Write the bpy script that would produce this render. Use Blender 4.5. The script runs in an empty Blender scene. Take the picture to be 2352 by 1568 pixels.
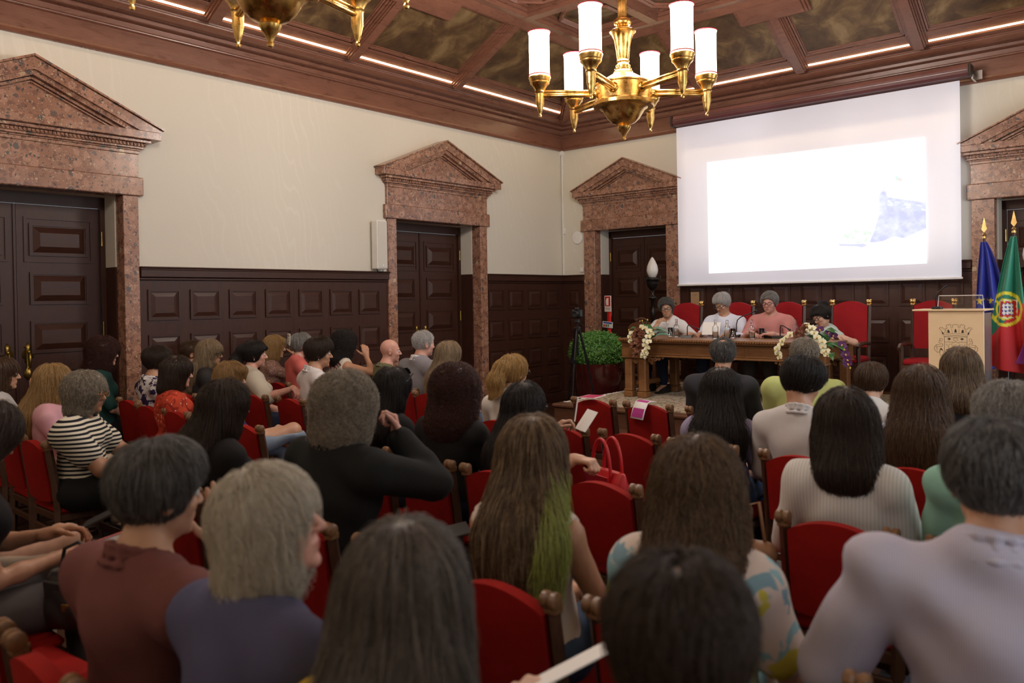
import bpy, math, random
import numpy as np
from mathutils import Vector, Matrix
SC = bpy.context.scene
COL = SC.collection
PI = math.pi
# ---------------------------------------------------------------- camera
F_PX, YAW, PITCH, ROLL, SHIFT = 1826.2, 0.705977, -0.010423, -0.015470, -78.14
CAM = (7.769, -10.4, 1.65)
def _axes():
    a = np.array([-math.sin(YAW)*math.cos(PITCH), math.cos(YAW)*math.cos(PITCH), math.sin(PITCH)])
    r0 = np.array([math.cos(YAW), math.sin(YAW), 0.0]); u0 = np.cross(r0, a)
    return math.cos(ROLL)*r0+math.sin(ROLL)*u0, -math.sin(ROLL)*r0+math.cos(ROLL)*u0, a
_r, _u, _a = _axes()
cd = bpy.data.cameras.new('camera'); cam = bpy.data.objects.new('camera', cd); COL.objects.link(cam)
cam.matrix_world = Matrix(((_r[0], _u[0], -_a[0], CAM[0]), (_r[1], _u[1], -_a[1], CAM[1]), (_r[2], _u[2], -_a[2], CAM[2]), (0, 0, 0, 1)))
cd.sensor_width = 36.0; cd.lens = F_PX/2352*36.0; cd.shift_y = SHIFT/2352
cd.clip_start = 0.05; cd.clip_end = 60
cd.dof.use_dof = True; cd.dof.focus_distance = 8.0; cd.dof.aperture_fstop = 2.5
SC.camera = cam
# ---------------------------------------------------------------- world, exposure, lights
wd = bpy.data.worlds.new('world'); SC.world = wd; wd.use_nodes = True
wd.node_tree.nodes['Background'].inputs[0].default_value = (0.9, 0.93, 1.0, 1)
wd.node_tree.nodes['Background'].inputs[1].default_value = 0.35
SC.view_settings.view_transform = 'Standard'; SC.view_settings.look = 'None'
SC.view_settings.exposure = 0.18; SC.view_settings.gamma = 1.0; SC.view_settings.use_curve_mapping = False
SC.cycles.use_denoising = True
SC.cycles.max_bounces = 7; SC.cycles.diffuse_bounces = 4; SC.cycles.glossy_bounces = 3
SC.cycles.transmission_bounces = 6; SC.cycles.transparent_max_bounces = 8
SC.cycles.sample_clamp_indirect = 4.0; SC.cycles.caustics_reflective = False; SC.cycles.caustics_refractive = False
K_SHADE = 11.0      # silk shades of the chandeliers
K_LED = 26.0         # warm strip hidden behind the cornice
def lamp(name, kind, loc, energy, color=(1, 1, 1), size=0.1, target=None, spot=None, blend=0.3, size_y=None):
    l = bpy.data.lights.new(name, kind); l.energy = energy; l.color = color
    if kind == 'AREA':
        l.size = size
        if size_y: l.shape = 'RECTANGLE'; l.size_y = size_y
    else: l.shadow_soft_size = size
    if spot: l.spot_size = spot; l.spot_blend = blend
    o = bpy.data.objects.new(name, l); COL.objects.link(o); o.location = loc
    if target is not None: o.rotation_euler = (Vector(target)-Vector(loc)).to_track_quat('-Z', 'Y').to_euler()
    return o
for _y, _e in ((-4.54, 270), (-8.0, 170), (-11.4, 25)):    # added soft point at each chandelier's centre, in place of its bulbs
    lamp('chandelier_light', 'POINT', (4.07, _y, 3.95), _e, (1.0, 0.90, 0.83), 0.35)
# added soft fill lamps, placed at unseen windows made up for the right wall
for _y in (-2.2, -5.6):
    lamp('window_daylight', 'AREA', (8.05, _y, 2.5), 30, (0.86, 0.92, 1.0), 1.2, (3.0, _y+0.6, 1.2), size_y=2.0)
# the projector's beam on the screen
lamp('projector_light', 'SPOT', (4.0, -6.6, 3.3), 160, (0.87, 0.88, 1.0), 0.05, (4.0, 0, 2.95), spot=0.56, blend=0.5)

# ---------------------------------------------------------------- helpers
RNG = random.Random(7)
def tag(o, label=None, cat=None, group=None, kind=None):
    if label: o['label'] = label
    if cat: o['category'] = cat
    if group: o['group'] = group
    if kind: o['kind'] = kind
    return o
def empty(name, loc=(0, 0, 0), rz=0.0, **kw):
    o = bpy.data.objects.new(name, None); o.empty_display_size = 0.1
    COL.objects.link(o); o.location = loc; o.rotation_euler = (0, 0, rz)
    return tag(o, **kw)
def mesh_np(name, V, Fc, smooth=False):
    """V (n,3), Fc list of index tuples or an (m,k) array"""
    me = bpy.data.meshes.new(name)
    V = np.asarray(V, np.float32).reshape(-1, 3)
    me.vertices.add(len(V)); me.vertices.foreach_set('co', V.ravel())
    if isinstance(Fc, np.ndarray):
        n, k = Fc.shape; idx = Fc.astype(np.int32).ravel()
        st = np.arange(0, n*k, k, dtype=np.int32); tot = np.full(n, k, np.int32)
    else:
        tot = np.array([len(f) for f in Fc], np.int32)
        idx = np.fromiter((i for f in Fc for i in f), np.int32, int(tot.sum()))
        st = np.concatenate(([0], np.cumsum(tot)[:-1])).astype(np.int32)
    me.loops.add(len(idx)); me.loops.foreach_set('vertex_index', idx)
    me.polygons.add(len(tot)); me.polygons.foreach_set('loop_start', st)
    me.polygons.foreach_set('use_smooth', np.full(len(tot), bool(smooth)))
    me.update(calc_edges=True); me.validate()
    return me
def link(name, me, m=None, parent=None, loc=None, rz=None):
    o = bpy.data.objects.new(name, me); COL.objects.link(o)
    if m is not None and not me.materials: me.materials.append(m)
    if parent is not None: o.parent = parent
    if loc is not None: o.location = loc
    if rz is not None: o.rotation_euler = (0, 0, rz)
    return o
class MB:
    def __init__(s): s.v = []; s.f = []; s.n = 0; s.M = None
    def add(s, V, Fc):
        V = np.asarray(V, float).reshape(-1, 3)
        if s.M is not None: V = V @ np.array(s.M.to_3x3()).T + np.array(s.M.translation)
        s.v.append(V); s.f += [tuple(i+s.n for i in f) for f in Fc]; s.n += len(V); return s
    def box(s, c, d, rz=0, rx=0, ry=0, bev=0):
        hx, hy, hz = d[0]/2, d[1]/2, d[2]/2
        if bev:
            b = min(bev, hx*.9, hy*.9, hz*.9)
            V = []; F = []
            for sx in (-1, 1):
                for sy in (-1, 1):
                    for sz in (-1, 1):
                        V += [(sx*hx, sy*(hy-b), sz*(hz-b)), (sx*(hx-b), sy*hy, sz*(hz-b)), (sx*(hx-b), sy*(hy-b), sz*hz)]
            ix = lambda sx, sy, sz, k: 3*((sx > 0)*4+(sy > 0)*2+(sz > 0))+k
            def q(*p): F.append(p)
            for sg in (-1, 1):
                o = 1 if sg > 0 else -1
                def ord_(l): return tuple(l if sg > 0 else l[::-1])
                q(*ord_([ix(sg, -1, -1, 0), ix(sg, 1, -1, 0), ix(sg, 1, 1, 0), ix(sg, -1, 1, 0)]))
                q(*ord_([ix(1, sg, -1, 1), ix(-1, sg, -1, 1), ix(-1, sg, 1, 1), ix(1, sg, 1, 1)]))
                q(*ord_([ix(-1, -1, sg, 2), ix(1, -1, sg, 2), ix(1, 1, sg, 2), ix(-1, 1, sg, 2)]))
            for a in (-1, 1):
                for b_ in (-1, 1):
                    q(ix(a, b_, -1, 0), ix(a, b_, 1, 0), ix(a, b_, 1, 1), ix(a, b_, -1, 1))
                    q(ix(a, -1, b_, 0), ix(a, 1, b_, 0), ix(a, 1, b_, 2), ix(a, -1, b_, 2))
                    q(ix(-1, a, b_, 1), ix(1, a, b_, 1), ix(1, a, b_, 2), ix(-1, a, b_, 2))
            for sx in (-1, 1):
                for sy in (-1, 1):
                    for sz in (-1, 1): q(ix(sx, sy, sz, 0), ix(sx, sy, sz, 1), ix(sx, sy, sz, 2))
        else:
            V = [(x*hx, y*hy, z*hz) for x in (-1, 1) for y in (-1, 1) for z in (-1, 1)]
            F = [(0, 1, 3, 2), (4, 6, 7, 5), (0, 4, 5, 1), (2, 3, 7, 6), (0, 2, 6, 4), (1, 5, 7, 3)]
        V = np.array(V)
        if rx or ry or rz:
            R = Matrix.Rotation(rz, 3, 'Z') @ Matrix.Rotation(ry, 3, 'Y') @ Matrix.Rotation(rx, 3, 'X')
            V = V @ np.array(R).T
        return s.add(V+np.array(c), F)
    def lathe(s, prof, n=16, c=(0, 0, 0), R=None, cap=True):
        V = []; F = []; m = len(prof)
        for i in range(n):
            t = 2*PI*i/n; V += [(r*math.cos(t), r*math.sin(t), z) for r, z in prof]
        for i in range(n):
            j = (i+1) % n
            for k in range(m-1): F.append((i*m+k, j*m+k, j*m+k+1, i*m+k+1))
        if cap:
            if prof[0][0] > 1e-6: F.append(tuple(i*m for i in range(n))[::-1])
            if prof[-1][0] > 1e-6: F.append(tuple(i*m+m-1 for i in range(n)))
        V = np.array(V, float)
        if R is not None: V = V @ np.array(R).T
        return s.add(V+np.array(c), F)
    def tube(s, pts, r, n=8, cap=True, up=None):
        P = [np.array(p, float) for p in pts]; m = len(P)
        rr = r if hasattr(r, '__len__') else [r]*m
        V = []; F = []; prev = None
        for i in range(m):
            t = P[min(i+1, m-1)]-P[max(i-1, 0)]; t = t/(np.linalg.norm(t)+1e-12)
            if prev is None:
                a = np.array([0, 0, 1.0]) if abs(t[2]) < .9 else np.array([1.0, 0, 0])
                x = np.cross(a, t)
            else: x = prev-t*(prev@t)
            x = x/(np.linalg.norm(x)+1e-12); y = np.cross(t, x); prev = x
            for k in range(n):
                an = 2*PI*k/n; V.append(P[i]+rr[i]*(math.cos(an)*x+math.sin(an)*y))
        for i in range(m-1):
            for k in range(n):
                l = (k+1) % n; F.append((i*n+k, i*n+l, (i+1)*n+l, (i+1)*n+k))
        if cap: F += [tuple(range(n))[::-1], tuple((m-1)*n+k for k in range(n))]
        return s.add(V, F)
    def prism(s, poly, ext, org, ax, ay, az):
        """polygon (list of 2d) in plane (ax,ay) at org, extruded by ext along az"""
        ax, ay, az, org = [np.array(q, float) for q in (ax, ay, az, org)]
        n = len(poly)
        a = [org+ax*p[0]+ay*p[1] for p in poly]; b = [q+az*ext for q in a]
        F = [tuple(range(n))[::-1], tuple(range(n, 2*n))]+[(i, (i+1) % n, n+(i+1) % n, n+i) for i in range(n)]
        return s.add(a+b, F)
    def ball(s, c, r, n=10, m=8):
        r3 = np.array(r if hasattr(r, '__len__') else (r, r, r))
        prof = [(math.sin(PI*k/m), -math.cos(PI*k/m)) for k in range(m+1)]
        V = []; F = []
        for i in range(n):
            t = 2*PI*i/n; V += [(p[0]*math.cos(t), p[0]*math.sin(t), p[1]) for p in prof]
        for i in range(n):
            j = (i+1) % n
            for k in range(m): F.append((i*(m+1)+k, j*(m+1)+k, j*(m+1)+k+1, i*(m+1)+k+1))
        return s.add(np.array(V)*r3+np.array(c), F)
    def mesh(s, name, smooth=False):
        me = mesh_np(name, np.concatenate(s.v) if s.v else np.zeros((0, 3)), s.f, smooth)
        return me
    def build(s, name, m, parent=None, smooth=False, loc=None, rz=None, auto=None):
        me = s.mesh(name, smooth or bool(auto))
        if auto:
            try: me.set_sharp_from_angle(angle=math.radians(auto))
            except Exception: pass
        return link(name, me, m, parent, loc, rz)
def copy_tree(o, loc=None, rz=None, **kw):
    c = o.copy(); COL.objects.link(c)
    if loc is not None: c.location = loc
    if rz is not None: c.rotation_euler = (0, 0, rz)
    for ch in list(o.children):
        k = ch.copy(); COL.objects.link(k); k.parent = c
        for g in list(ch.children):
            q = g.copy(); COL.objects.link(q); q.parent = k
    return tag(c, **kw)

# ---------------------------------------------------------------- materials
def newmat(name):
    m = bpy.data.materials.new(name); m.use_nodes = True
    nt = m.node_tree; b = nt.nodes['Principled BSDF']
    return m, nt, b
def N(nt, t, **kw):
    n = nt.nodes.new(t)
    for k, v in kw.items():
        if k in n.inputs.keys() if hasattr(n.inputs, 'keys') else False: n.inputs[k].default_value = v
        else: setattr(n, k, v)
    return n
def coords(nt, scale=(1, 1, 1), rot=(0, 0, 0), src='Object'):
    tc = nt.nodes.new('ShaderNodeTexCoord'); mp = nt.nodes.new('ShaderNodeMapping')
    mp.inputs['Scale'].default_value = scale; mp.inputs['Rotation'].default_value = rot
    nt.links.new(tc.outputs[src], mp.inputs['Vector']); return mp.outputs['Vector']
def noise(nt, vec, scale, detail=3, rough=.55, dist=0.0):
    n = nt.nodes.new('ShaderNodeTexNoise'); n.inputs['Scale'].default_value = scale
    n.inputs['Detail'].default_value = detail; n.inputs['Roughness'].default_value = rough; n.inputs['Distortion'].default_value = dist
    nt.links.new(vec, n.inputs['Vector']); return n.outputs['Fac']
def ramp(nt, fac, stops, interp='LINEAR'):
    r = nt.nodes.new('ShaderNodeValToRGB'); cr = r.color_ramp; cr.interpolation = interp
    while len(cr.elements) < len(stops): cr.elements.new(0.5)
    for e, (p, c) in zip(cr.elements, stops):
        e.position = p; e.color = (c[0], c[1], c[2], 1) if hasattr(c, '__len__') else (c, c, c, 1)
    nt.links.new(fac, r.inputs['Fac']); return r.outputs['Color']
def mix(nt, fac, a, b, mode='MIX'):
    n = nt.nodes.new('ShaderNodeMix'); n.data_type = 'RGBA'; n.blend_type = mode
    for sock, val in ((n.inputs[0], fac), (n.inputs[6], a), (n.inputs[7], b)):
        if hasattr(val, 'is_output'): nt.links.new(val, sock)
        elif hasattr(val, '__len__'): sock.default_value = (val[0], val[1], val[2], 1)
        else: sock.default_value = val
    return n.outputs[2]
def bump(nt, b, h, strength=.3, dist=.01):
    n = nt.nodes.new('ShaderNodeBump'); n.inputs['Strength'].default_value = strength; n.inputs['Distance'].default_value = dist
    nt.links.new(h, n.inputs['Height']); nt.links.new(n.outputs['Normal'], b.inputs['Normal'])
MATS = {}
def pmat(name, c1, c2=None, scale=8, rough=.5, metal=0, bmp=0, stretch=(1, 1, 1), sheen=0, spec=.5, coat=0, detail=3, bscale=None, rr=None, bdist=.004, lo=.3, hi=.7):
    if name in MATS: return MATS[name]
    m, nt, b = newmat(name)
    c2 = c2 or tuple(x*.75 for x in c1)
    v = coords(nt, stretch); f = noise(nt, v, scale, detail)
    nt.links.new(ramp(nt, f, [(lo, c2), (hi, c1)]), b.inputs['Base Color'])
    b.inputs['Roughness'].default_value = rough; b.inputs['Metallic'].default_value = metal
    b.inputs['Specular IOR Level'].default_value = spec
    if rr: nt.links.new(ramp(nt, f, [(.3, rr[0]), (.7, rr[1])]), b.inputs['Roughness'])
    if sheen: b.inputs['Sheen Weight'].default_value = sheen; b.inputs['Sheen Roughness'].default_value = .35; b.inputs['Sheen Tint'].default_value = (min(1, c1[0]*1.6+.1), c1[1]+.05, c1[2]+.05, 1)
    if coat: b.inputs['Coat Weight'].default_value = coat; b.inputs['Coat Roughness'].default_value = .12
    if bmp: bump(nt, b, noise(nt, v, bscale or scale*3, 4), bmp, bdist)
    MATS[name] = m; return m
def wood(name, c1, c2, rough=.32, grain=(1, 1, 1), scale=3.0, bmp=.05, spec=.5, coat=.0):
    m, nt, b = newmat(name)
    v = coords(nt, grain)
    w = noise(nt, v, scale, 6, .62, 1.2); f2 = noise(nt, v, scale*7, 4, .6)
    c = mix(nt, .35, ramp(nt, w, [(.25, c2), (.5, tuple((x+y)/2 for x, y in zip(c1, c2))), (.75, c1)]), ramp(nt, f2, [(.3, c2), (.7, c1)]))
    nt.links.new(c, b.inputs['Base Color'])
    nt.links.new(ramp(nt, w, [(.2, rough*.8), (.8, rough*1.3)]), b.inputs['Roughness'])
    b.inputs['Specular IOR Level'].default_value = spec
    if coat: b.inputs['Coat Weight'].default_value = coat; b.inputs['Coat Roughness'].default_value = .2
    bump(nt, b, f2, bmp, .003); MATS[name] = m; return m
def emis(name, color, strength, base=None):
    m, nt, b = newmat(name)
    b.inputs['Base Color'].default_value = (*(base or color), 1)
    b.inputs['Emission Color'].default_value = (*color, 1); b.inputs['Emission Strength'].default_value = strength
    b.inputs['Roughness'].default_value = .8; MATS[name] = m; return m
W_DARK = wood('dark_mahogany', (.066, .025, .016), (.034, .013, .009), .36, (6, 6, .7), 3.0, spec=.3)
W_DARKH = wood('dark_mahogany_across', (.066, .025, .016), (.034, .013, .009), .36, (.7, .7, 6), 3.0, spec=.3)
W_CEIL = wood('ceiling_walnut', (.25, .108, .066), (.13, .054, .036), .28, (.8, .8, 5), 2.2)
W_OAK = wood('carved_oak', (.30, .140, .050), (.15, .062, .022), .38, (1, 5, 5), 2.6)
W_CHAIR = wood('chair_walnut', (.105, .048, .026), (.035, .016, .010), .34, (5, 5, 1), 4.0)
W_KNOB = wood('worn_chair_finial', (.27, .135, .055), (.075, .036, .017), .36, (3, 3, 3), 9.0)
W_PODF = pmat('pale_maple_panel', (.78, .58, .36), (.74, .54, .32), 5, .45, bmp=.02)
BRASS = pmat('aged_brass', (.83, .53, .17), (.50, .29, .075), 14, .26, 1.0, rr=(.18, .40))
BRASSH = pmat('door_brass', (.55, .40, .12), (.35, .24, .06), 20, .35, 1.0)
GILT = pmat('gilt', (.95, .70, .32), (.75, .50, .18), 20, .25, 1.0)
VELVET = pmat('red_velvet', (.29, .009, .006), (.20, .006, .004), 6, .85, bmp=.12, bscale=160, sheen=.25, spec=.15, bdist=.002)
VELVET2 = pmat('crimson_velvet', (.34, .013, .018), (.27, .010, .014), 5, .85, bmp=.1, bscale=140, sheen=.25, spec=.2, bdist=.002)
BLACK = pmat('black_plastic', (.012, .012, .013), (.02, .02, .022), 30, .38)
DARKM = pmat('black_metal', (.015, .015, .017), (.03, .03, .032), 20, .3, .6)
CHROME = pmat('steel', (.6, .6, .62), (.45, .45, .47), 20, .22, 1.0)
WHITEP = pmat('white_plastic', (.80, .79, .76), (.74, .73, .70), 6, .4)
PAPER = pmat('paper', (.85, .84, .82), (.80, .79, .77), 4, .8)
def glassm():
    m, nt, b = newmat('clear_glass')
    b.inputs['Base Color'].default_value = (1, 1, 1, 1); b.inputs['Roughness'].default_value = .02
    b.inputs['Transmission Weight'].default_value = 1.0; b.inputs['IOR'].default_value = 1.45
    v = coords(nt); nt.links.new(ramp(nt, noise(nt, v, 12), [(0, (.93, .97, .97)), (1, (1, 1, 1))]), b.inputs['Base Color'])
    return m
GLASS = glassm()
WATER = glassm(); WATER.name = 'water'
def marble():
    m, nt, b = newmat('breccia_marble')
    v = coords(nt)
    base = ramp(nt, noise(nt, v, 3.5, 5, .6, .6), [(.3, (.25, .115, .068)), (.5, (.31, .155, .098)), (.7, (.37, .205, .14))])
    vd = nt.nodes.new('ShaderNodeTexNoise'); vd.inputs['Scale'].default_value = 14; nt.links.new(v, vd.inputs['Vector'])
    def clasts(sc, thr, c, soft=.03, sub=None):
        vo = nt.nodes.new('ShaderNodeTexVoronoi'); vo.inputs['Scale'].default_value = sc; vo.inputs['Randomness'].default_value = 1
        off = nt.nodes.new('ShaderNodeVectorMath'); off.operation = 'MULTIPLY_ADD'
        off.inputs[1].default_value = (.06, .06, .06); nt.links.new(vd.outputs['Color'], off.inputs[0]); nt.links.new(v, off.inputs[2])
        nt.links.new(off.outputs[0], vo.inputs['Vector'])
        sep = nt.nodes.new('ShaderNodeSeparateColor'); nt.links.new(vo.outputs['Color'], sep.inputs[0])
        near = ramp(nt, vo.outputs['Distance'], [(thr-soft, 1.0), (thr, 0.0)])
        pick = ramp(nt, sep.outputs[0], [(sub-.01, 0.0), (sub, 1.0)] if sub else [(0, 1.), (1, 1.)])
        mu = nt.nodes.new('ShaderNodeMath'); mu.operation = 'MULTIPLY'; nt.links.new(near, mu.inputs[0]); nt.links.new(pick, mu.inputs[1])
        return mu.outputs[0], c
    c = base
    for sc, thr, col, sub in ((20, .50, (.21, .10, .068), .50), (12, .50, (.40, .21, .14), .55), (14, .38, (.11, .088, .08), .86), (32, .36, (.075, .060, .058), .80), (28, .33, (.46, .32, .21), .86), (65, .32, (.55, .40, .29), .80), (8, .26, (.50, .36, .22), .93), (80, .38, (.10, .07, .06), .74)):
        f, cc = clasts(sc, thr, col, .05, sub); c = mix(nt, f, c, cc)
    nt.links.new(c, b.inputs['Base Color'])
    b.inputs['Roughness'].default_value = .22; b.inputs['Specular IOR Level'].default_value = .5
    return m
MARBLE = marble()
def wallpaper():
    m, nt, b = newmat('moire_wallpaper')
    v = coords(nt, (1, 1, .28), src='Object')
    ds = noise(nt, v, 1.3, 3, .5)
    w = nt.nodes.new('ShaderNodeTexWave'); w.wave_type = 'BANDS'; w.bands_direction = 'DIAGONAL'; w.inputs['Scale'].default_value = 5.5
    w.inputs['Distortion'].default_value = 16; w.inputs['Detail'].default_value = 2; w.inputs['Detail Scale'].default_value = .55
    nt.links.new(v, w.inputs['Vector'])
    line = ramp(nt, w.outputs['Fac'], [(.0, 0.), (.86, .0), (.97, 1.)])
    mul = nt.nodes.new('ShaderNodeMath'); mul.operation = 'MULTIPLY'; nt.links.new(line, mul.inputs[0]); nt.links.new(ramp(nt, ds, [(.42, 0.), (.6, .45)]), mul.inputs[1])
    c = mix(nt, mul.outputs[0], (.665, .63, .545), (.73, .70, .62))
    v2 = coords(nt, (1, 1, 1)); c = mix(nt, .06, c, ramp(nt, noise(nt, v2, 90, 2), [(.3, (.4, .38, .33)), (.7, (.8, .77, .7))]))
    nt.links.new(c, b.inputs['Base Color']); b.inputs['Roughness'].default_value = .6; b.inputs['Specular IOR Level'].default_value = .3
    return m
WALLP = wallpaper()
def goldpanel():
    m, nt, b = newmat('gilded_ceiling_panel')
    v = coords(nt, (1, 1, 1))
    f = noise(nt, v, 2.6, 7, .62, .8); g = noise(nt, v, 9, 4, .6)
    c = ramp(nt, f, [(.30, (.050, .026, .016)), (.47, (.105, .055, .026)), (.58, (.20, .120, .050)), (.75, (.42, .29, .14))])
    nt.links.new(mix(nt, .25, c, ramp(nt, g, [(.3, (.04, .022, .014)), (.75, (.26, .17, .08))])), b.inputs['Base Color'])
    b.inputs['Roughness'].default_value = .42; b.inputs['Metallic'].default_value = .25
    bump(nt, b, f, .15, .01); return m
GOLDP = goldpanel()
def rugm():
    m, nt, b = newmat('patterned_rug')
    v = coords(nt)
    vo = nt.nodes.new('ShaderNodeTexVoronoi'); vo.inputs['Scale'].default_value = 7.5; nt.links.new(v, vo.inputs['Vector'])
    c1 = ramp(nt, vo.outputs['Distance'], [(.0, (.28, .055, .045)), (.22, (.60, .52, .40)), (.42, (.56, .48, .36)), (.5, (.13, .14, .07)), (.62, (.55, .47, .36))], 'CONSTANT')
    vo2 = nt.nodes.new('ShaderNodeTexVoronoi'); vo2.inputs['Scale'].default_value = 19; nt.links.new(v, vo2.inputs['Vector'])
    c2 = ramp(nt, vo2.outputs['Distance'], [(.0, (.55, .47, .36)), (.3, (.33, .09, .07)), (.45, (.60, .53, .42)), (.6, (.18, .19, .11))], 'CONSTANT')
    c = mix(nt, .5, c1, c2); nt.links.new(c, b.inputs['Base Color']); b.inputs['Roughness'].default_value = .95
    bump(nt, b, noise(nt, v, 220, 2), .3, .003); return m
RUG = rugm()
# ================================================================ the room
RW, RL, RH = 8.14, 12.54, 5.2          # width (x), length (-y), shell height
ZW, ZC = 2.024, 4.03                   # wainscot top, cornice bottom
D1, D2, DB1, DB2 = -7.81, -2.797, 1.29, 6.73   # door centres: left wall (y), back wall (x)
LEDW = emis('warm_led', (1.0, .74, .42), K_LED)
fl = MB()
FLOORM = wood('dark_parquet', (.075, .036, .022), (.04, .018, .012), .28, (1, 8, 1), 2.0)
tag(MB().box((RW/2, -RL/2, -.06), (RW+1.2, RL+1.2, .12)).build('floor', FLOORM), kind='structure')
def wallseg(mb, segs, axis, pos, thick, z0, z1):
    for a, b in segs:
        if axis == 'x': mb.box((pos, (a+b)/2, (z0+z1)/2), (thick, abs(b-a), z1-z0))
        else: mb.box(((a+b)/2, pos, (z0+z1)/2), (abs(b-a), thick, z1-z0))
HO1, HO2 = .79, .63                    # half openings of the left and back doors
w = MB()
G1, G2 = HO1+.03, HO2+.03            # the masonry opening is a little wider than the marble
wallseg(w, [(-RL-.5, D1-G1), (D1+G1, D2-G1), (D2+G1, .5)], 'x', -.25, .5, 0, RH); wallseg(w, [(D1-G1, D1+G1), (D2-G1, D2+G1)], 'x', -.25, .5, 2.78, RH)
tag(w.build('wall_left', WALLP), kind='structure')
w = MB(); wallseg(w, [(0, DB1-G2), (DB1+G2, DB2-G2), (DB2+G2, RW+.5)], 'y', .25, .5, 0, RH); wallseg(w, [(DB1-G2, DB1+G2), (DB2-G2, DB2+G2)], 'y', .25, .5, 2.78, RH)
tag(w.build('wall_back', WALLP), kind='structure')
ADDED_WINS = (-2.2, -5.6, -9.0)  # unseen windows, added to go with the side fill lamps
w = MB(); e = [-RL-.5]
for y in sorted(ADDED_WINS): e += [y-.65, y+.65]
e += [0]
for i in range(0, len(e), 2): wallseg(w, [(e[i], e[i+1])], 'x', RW+.25, .5, 0, RH)
wallseg(w, [(y-.65, y+.65) for y in ADDED_WINS], 'x', RW+.25, .5, 0, .9); wallseg(w, [(y-.65, y+.65) for y in ADDED_WINS], 'x', RW+.25, .5, 3.4, RH)
tag(w.build('wall_right', WALLP), kind='structure')
w = MB(); wallseg(w, [(0, RW)], 'y', -RL-.25, .5, 0, RH); tag(w.build('wall_front', WALLP), kind='structure')
GLOW_PANE = emis('overcast_daylight', (.82, .90, 1.0), 1.2)  # panes glow by themselves as added fill
for i, y in enumerate(ADDED_WINS):
    wn = tag(empty('window_%d' % (i+1), (RW+.1, y, .9), PI/2), kind='structure')
    f = MB()
    for s in (-.62, 0, .62): f.box((s, 0, 1.25), (.06, .08, 2.5))
    for z in (.03, .85, 1.7, 2.47): f.box((0, 0, z), (1.3, .08, .06))
    f.build('window_frame', W_DARK, wn)
    for a in (-.31, .31):
        for z in (.44, 1.28, 2.08): MB().box((a, -.02, z), (.56, .01, .76)).build('window_pane', GLOW_PANE, wn)

# ---- doors with marble surrounds (local frame: x along the wall, y out into the room, z up)
def bars(mb, x0, x1, z0, z1, wd, y0, y1):
    mb.box(((x0+x1)/2, (y0+y1)/2, z0+wd/2), (x1-x0, y1-y0, wd)); mb.box(((x0+x1)/2, (y0+y1)/2, z1-wd/2), (x1-x0, y1-y0, wd))
    mb.box((x0+wd/2, (y0+y1)/2, (z0+z1)/2), (wd, y1-y0, z1-z0-2*wd)); mb.box((x1-wd/2, (y0+y1)/2, (z0+z1)/2), (wd, y1-y0, z1-z0-2*wd))
def frustum(mb, x0, x1, z0, z1, y0, y1, ins):
    V = [(x0, y0, z0), (x1, y0, z0), (x1, y0, z1), (x0, y0, z1), (x0+ins, y1, z0+ins), (x1-ins, y1, z0+ins), (x1-ins, y1, z1-ins), (x0+ins, y1, z1-ins)]
    mb.add(V, [(4, 5, 6, 7)] + [(i, (i+1) % 4, 4+(i+1) % 4, 4+i) for i in range(4)])
_pan = {}
def panel_mesh(wd, ht, key, dp=.022, ins=.045, m=None):
    k = (round(wd, 3), round(ht, 3), key)
    if k not in _pan:
        b = MB(); bars(b, -wd/2, wd/2, -ht/2, ht/2, .022, 0, .016); frustum(b, -wd/2+.026, wd/2-.026, -ht/2+.026, ht/2-.026, .0, dp, ins)
        bars(b, -wd/2+.022, wd/2-.022, -ht/2+.022, ht/2-.022, .010, 0, .007)
        me = b.mesh('panel'); me.materials.append(m or W_DARKH); _pan[k] = me
    return _pan[k]
def handle_mesh():
    b = MB()
    pts = [(0, .34), (.018, .315), (.034, .30), (.02, .285), (.040, .262), (.052, .235), (.046, .20), (.024, .185), (.032, .165), (.016, .15), (.014, .11), (.022, .09), (.036, .07), (.042, .045), (.032, .02), (.012, .012), (.018, 0)]
    poly = [(x, z) for x, z in pts]+[(-x, z) for x, z in pts[::-1][0:-1]]
    b.prism(poly, .008, (0, 0, 0), (1, 0, 0), (0, 0, 1), (0, 1, 0))
    b.tube([(0, .008, .25), (0, .05, .24), (.004, .06, .19), (0, .05, .12), (0, .01, .10)], [.008, .010, .012, .010, .008], 6)
    b.ball((0, .02, .255), .016, 8, 6); b.ball((0, .02, .05), .012, 8, 6)
    me = b.mesh('handle', True); me.materials.append(BRASSH); return me
HANDLE = handle_mesh()
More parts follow.
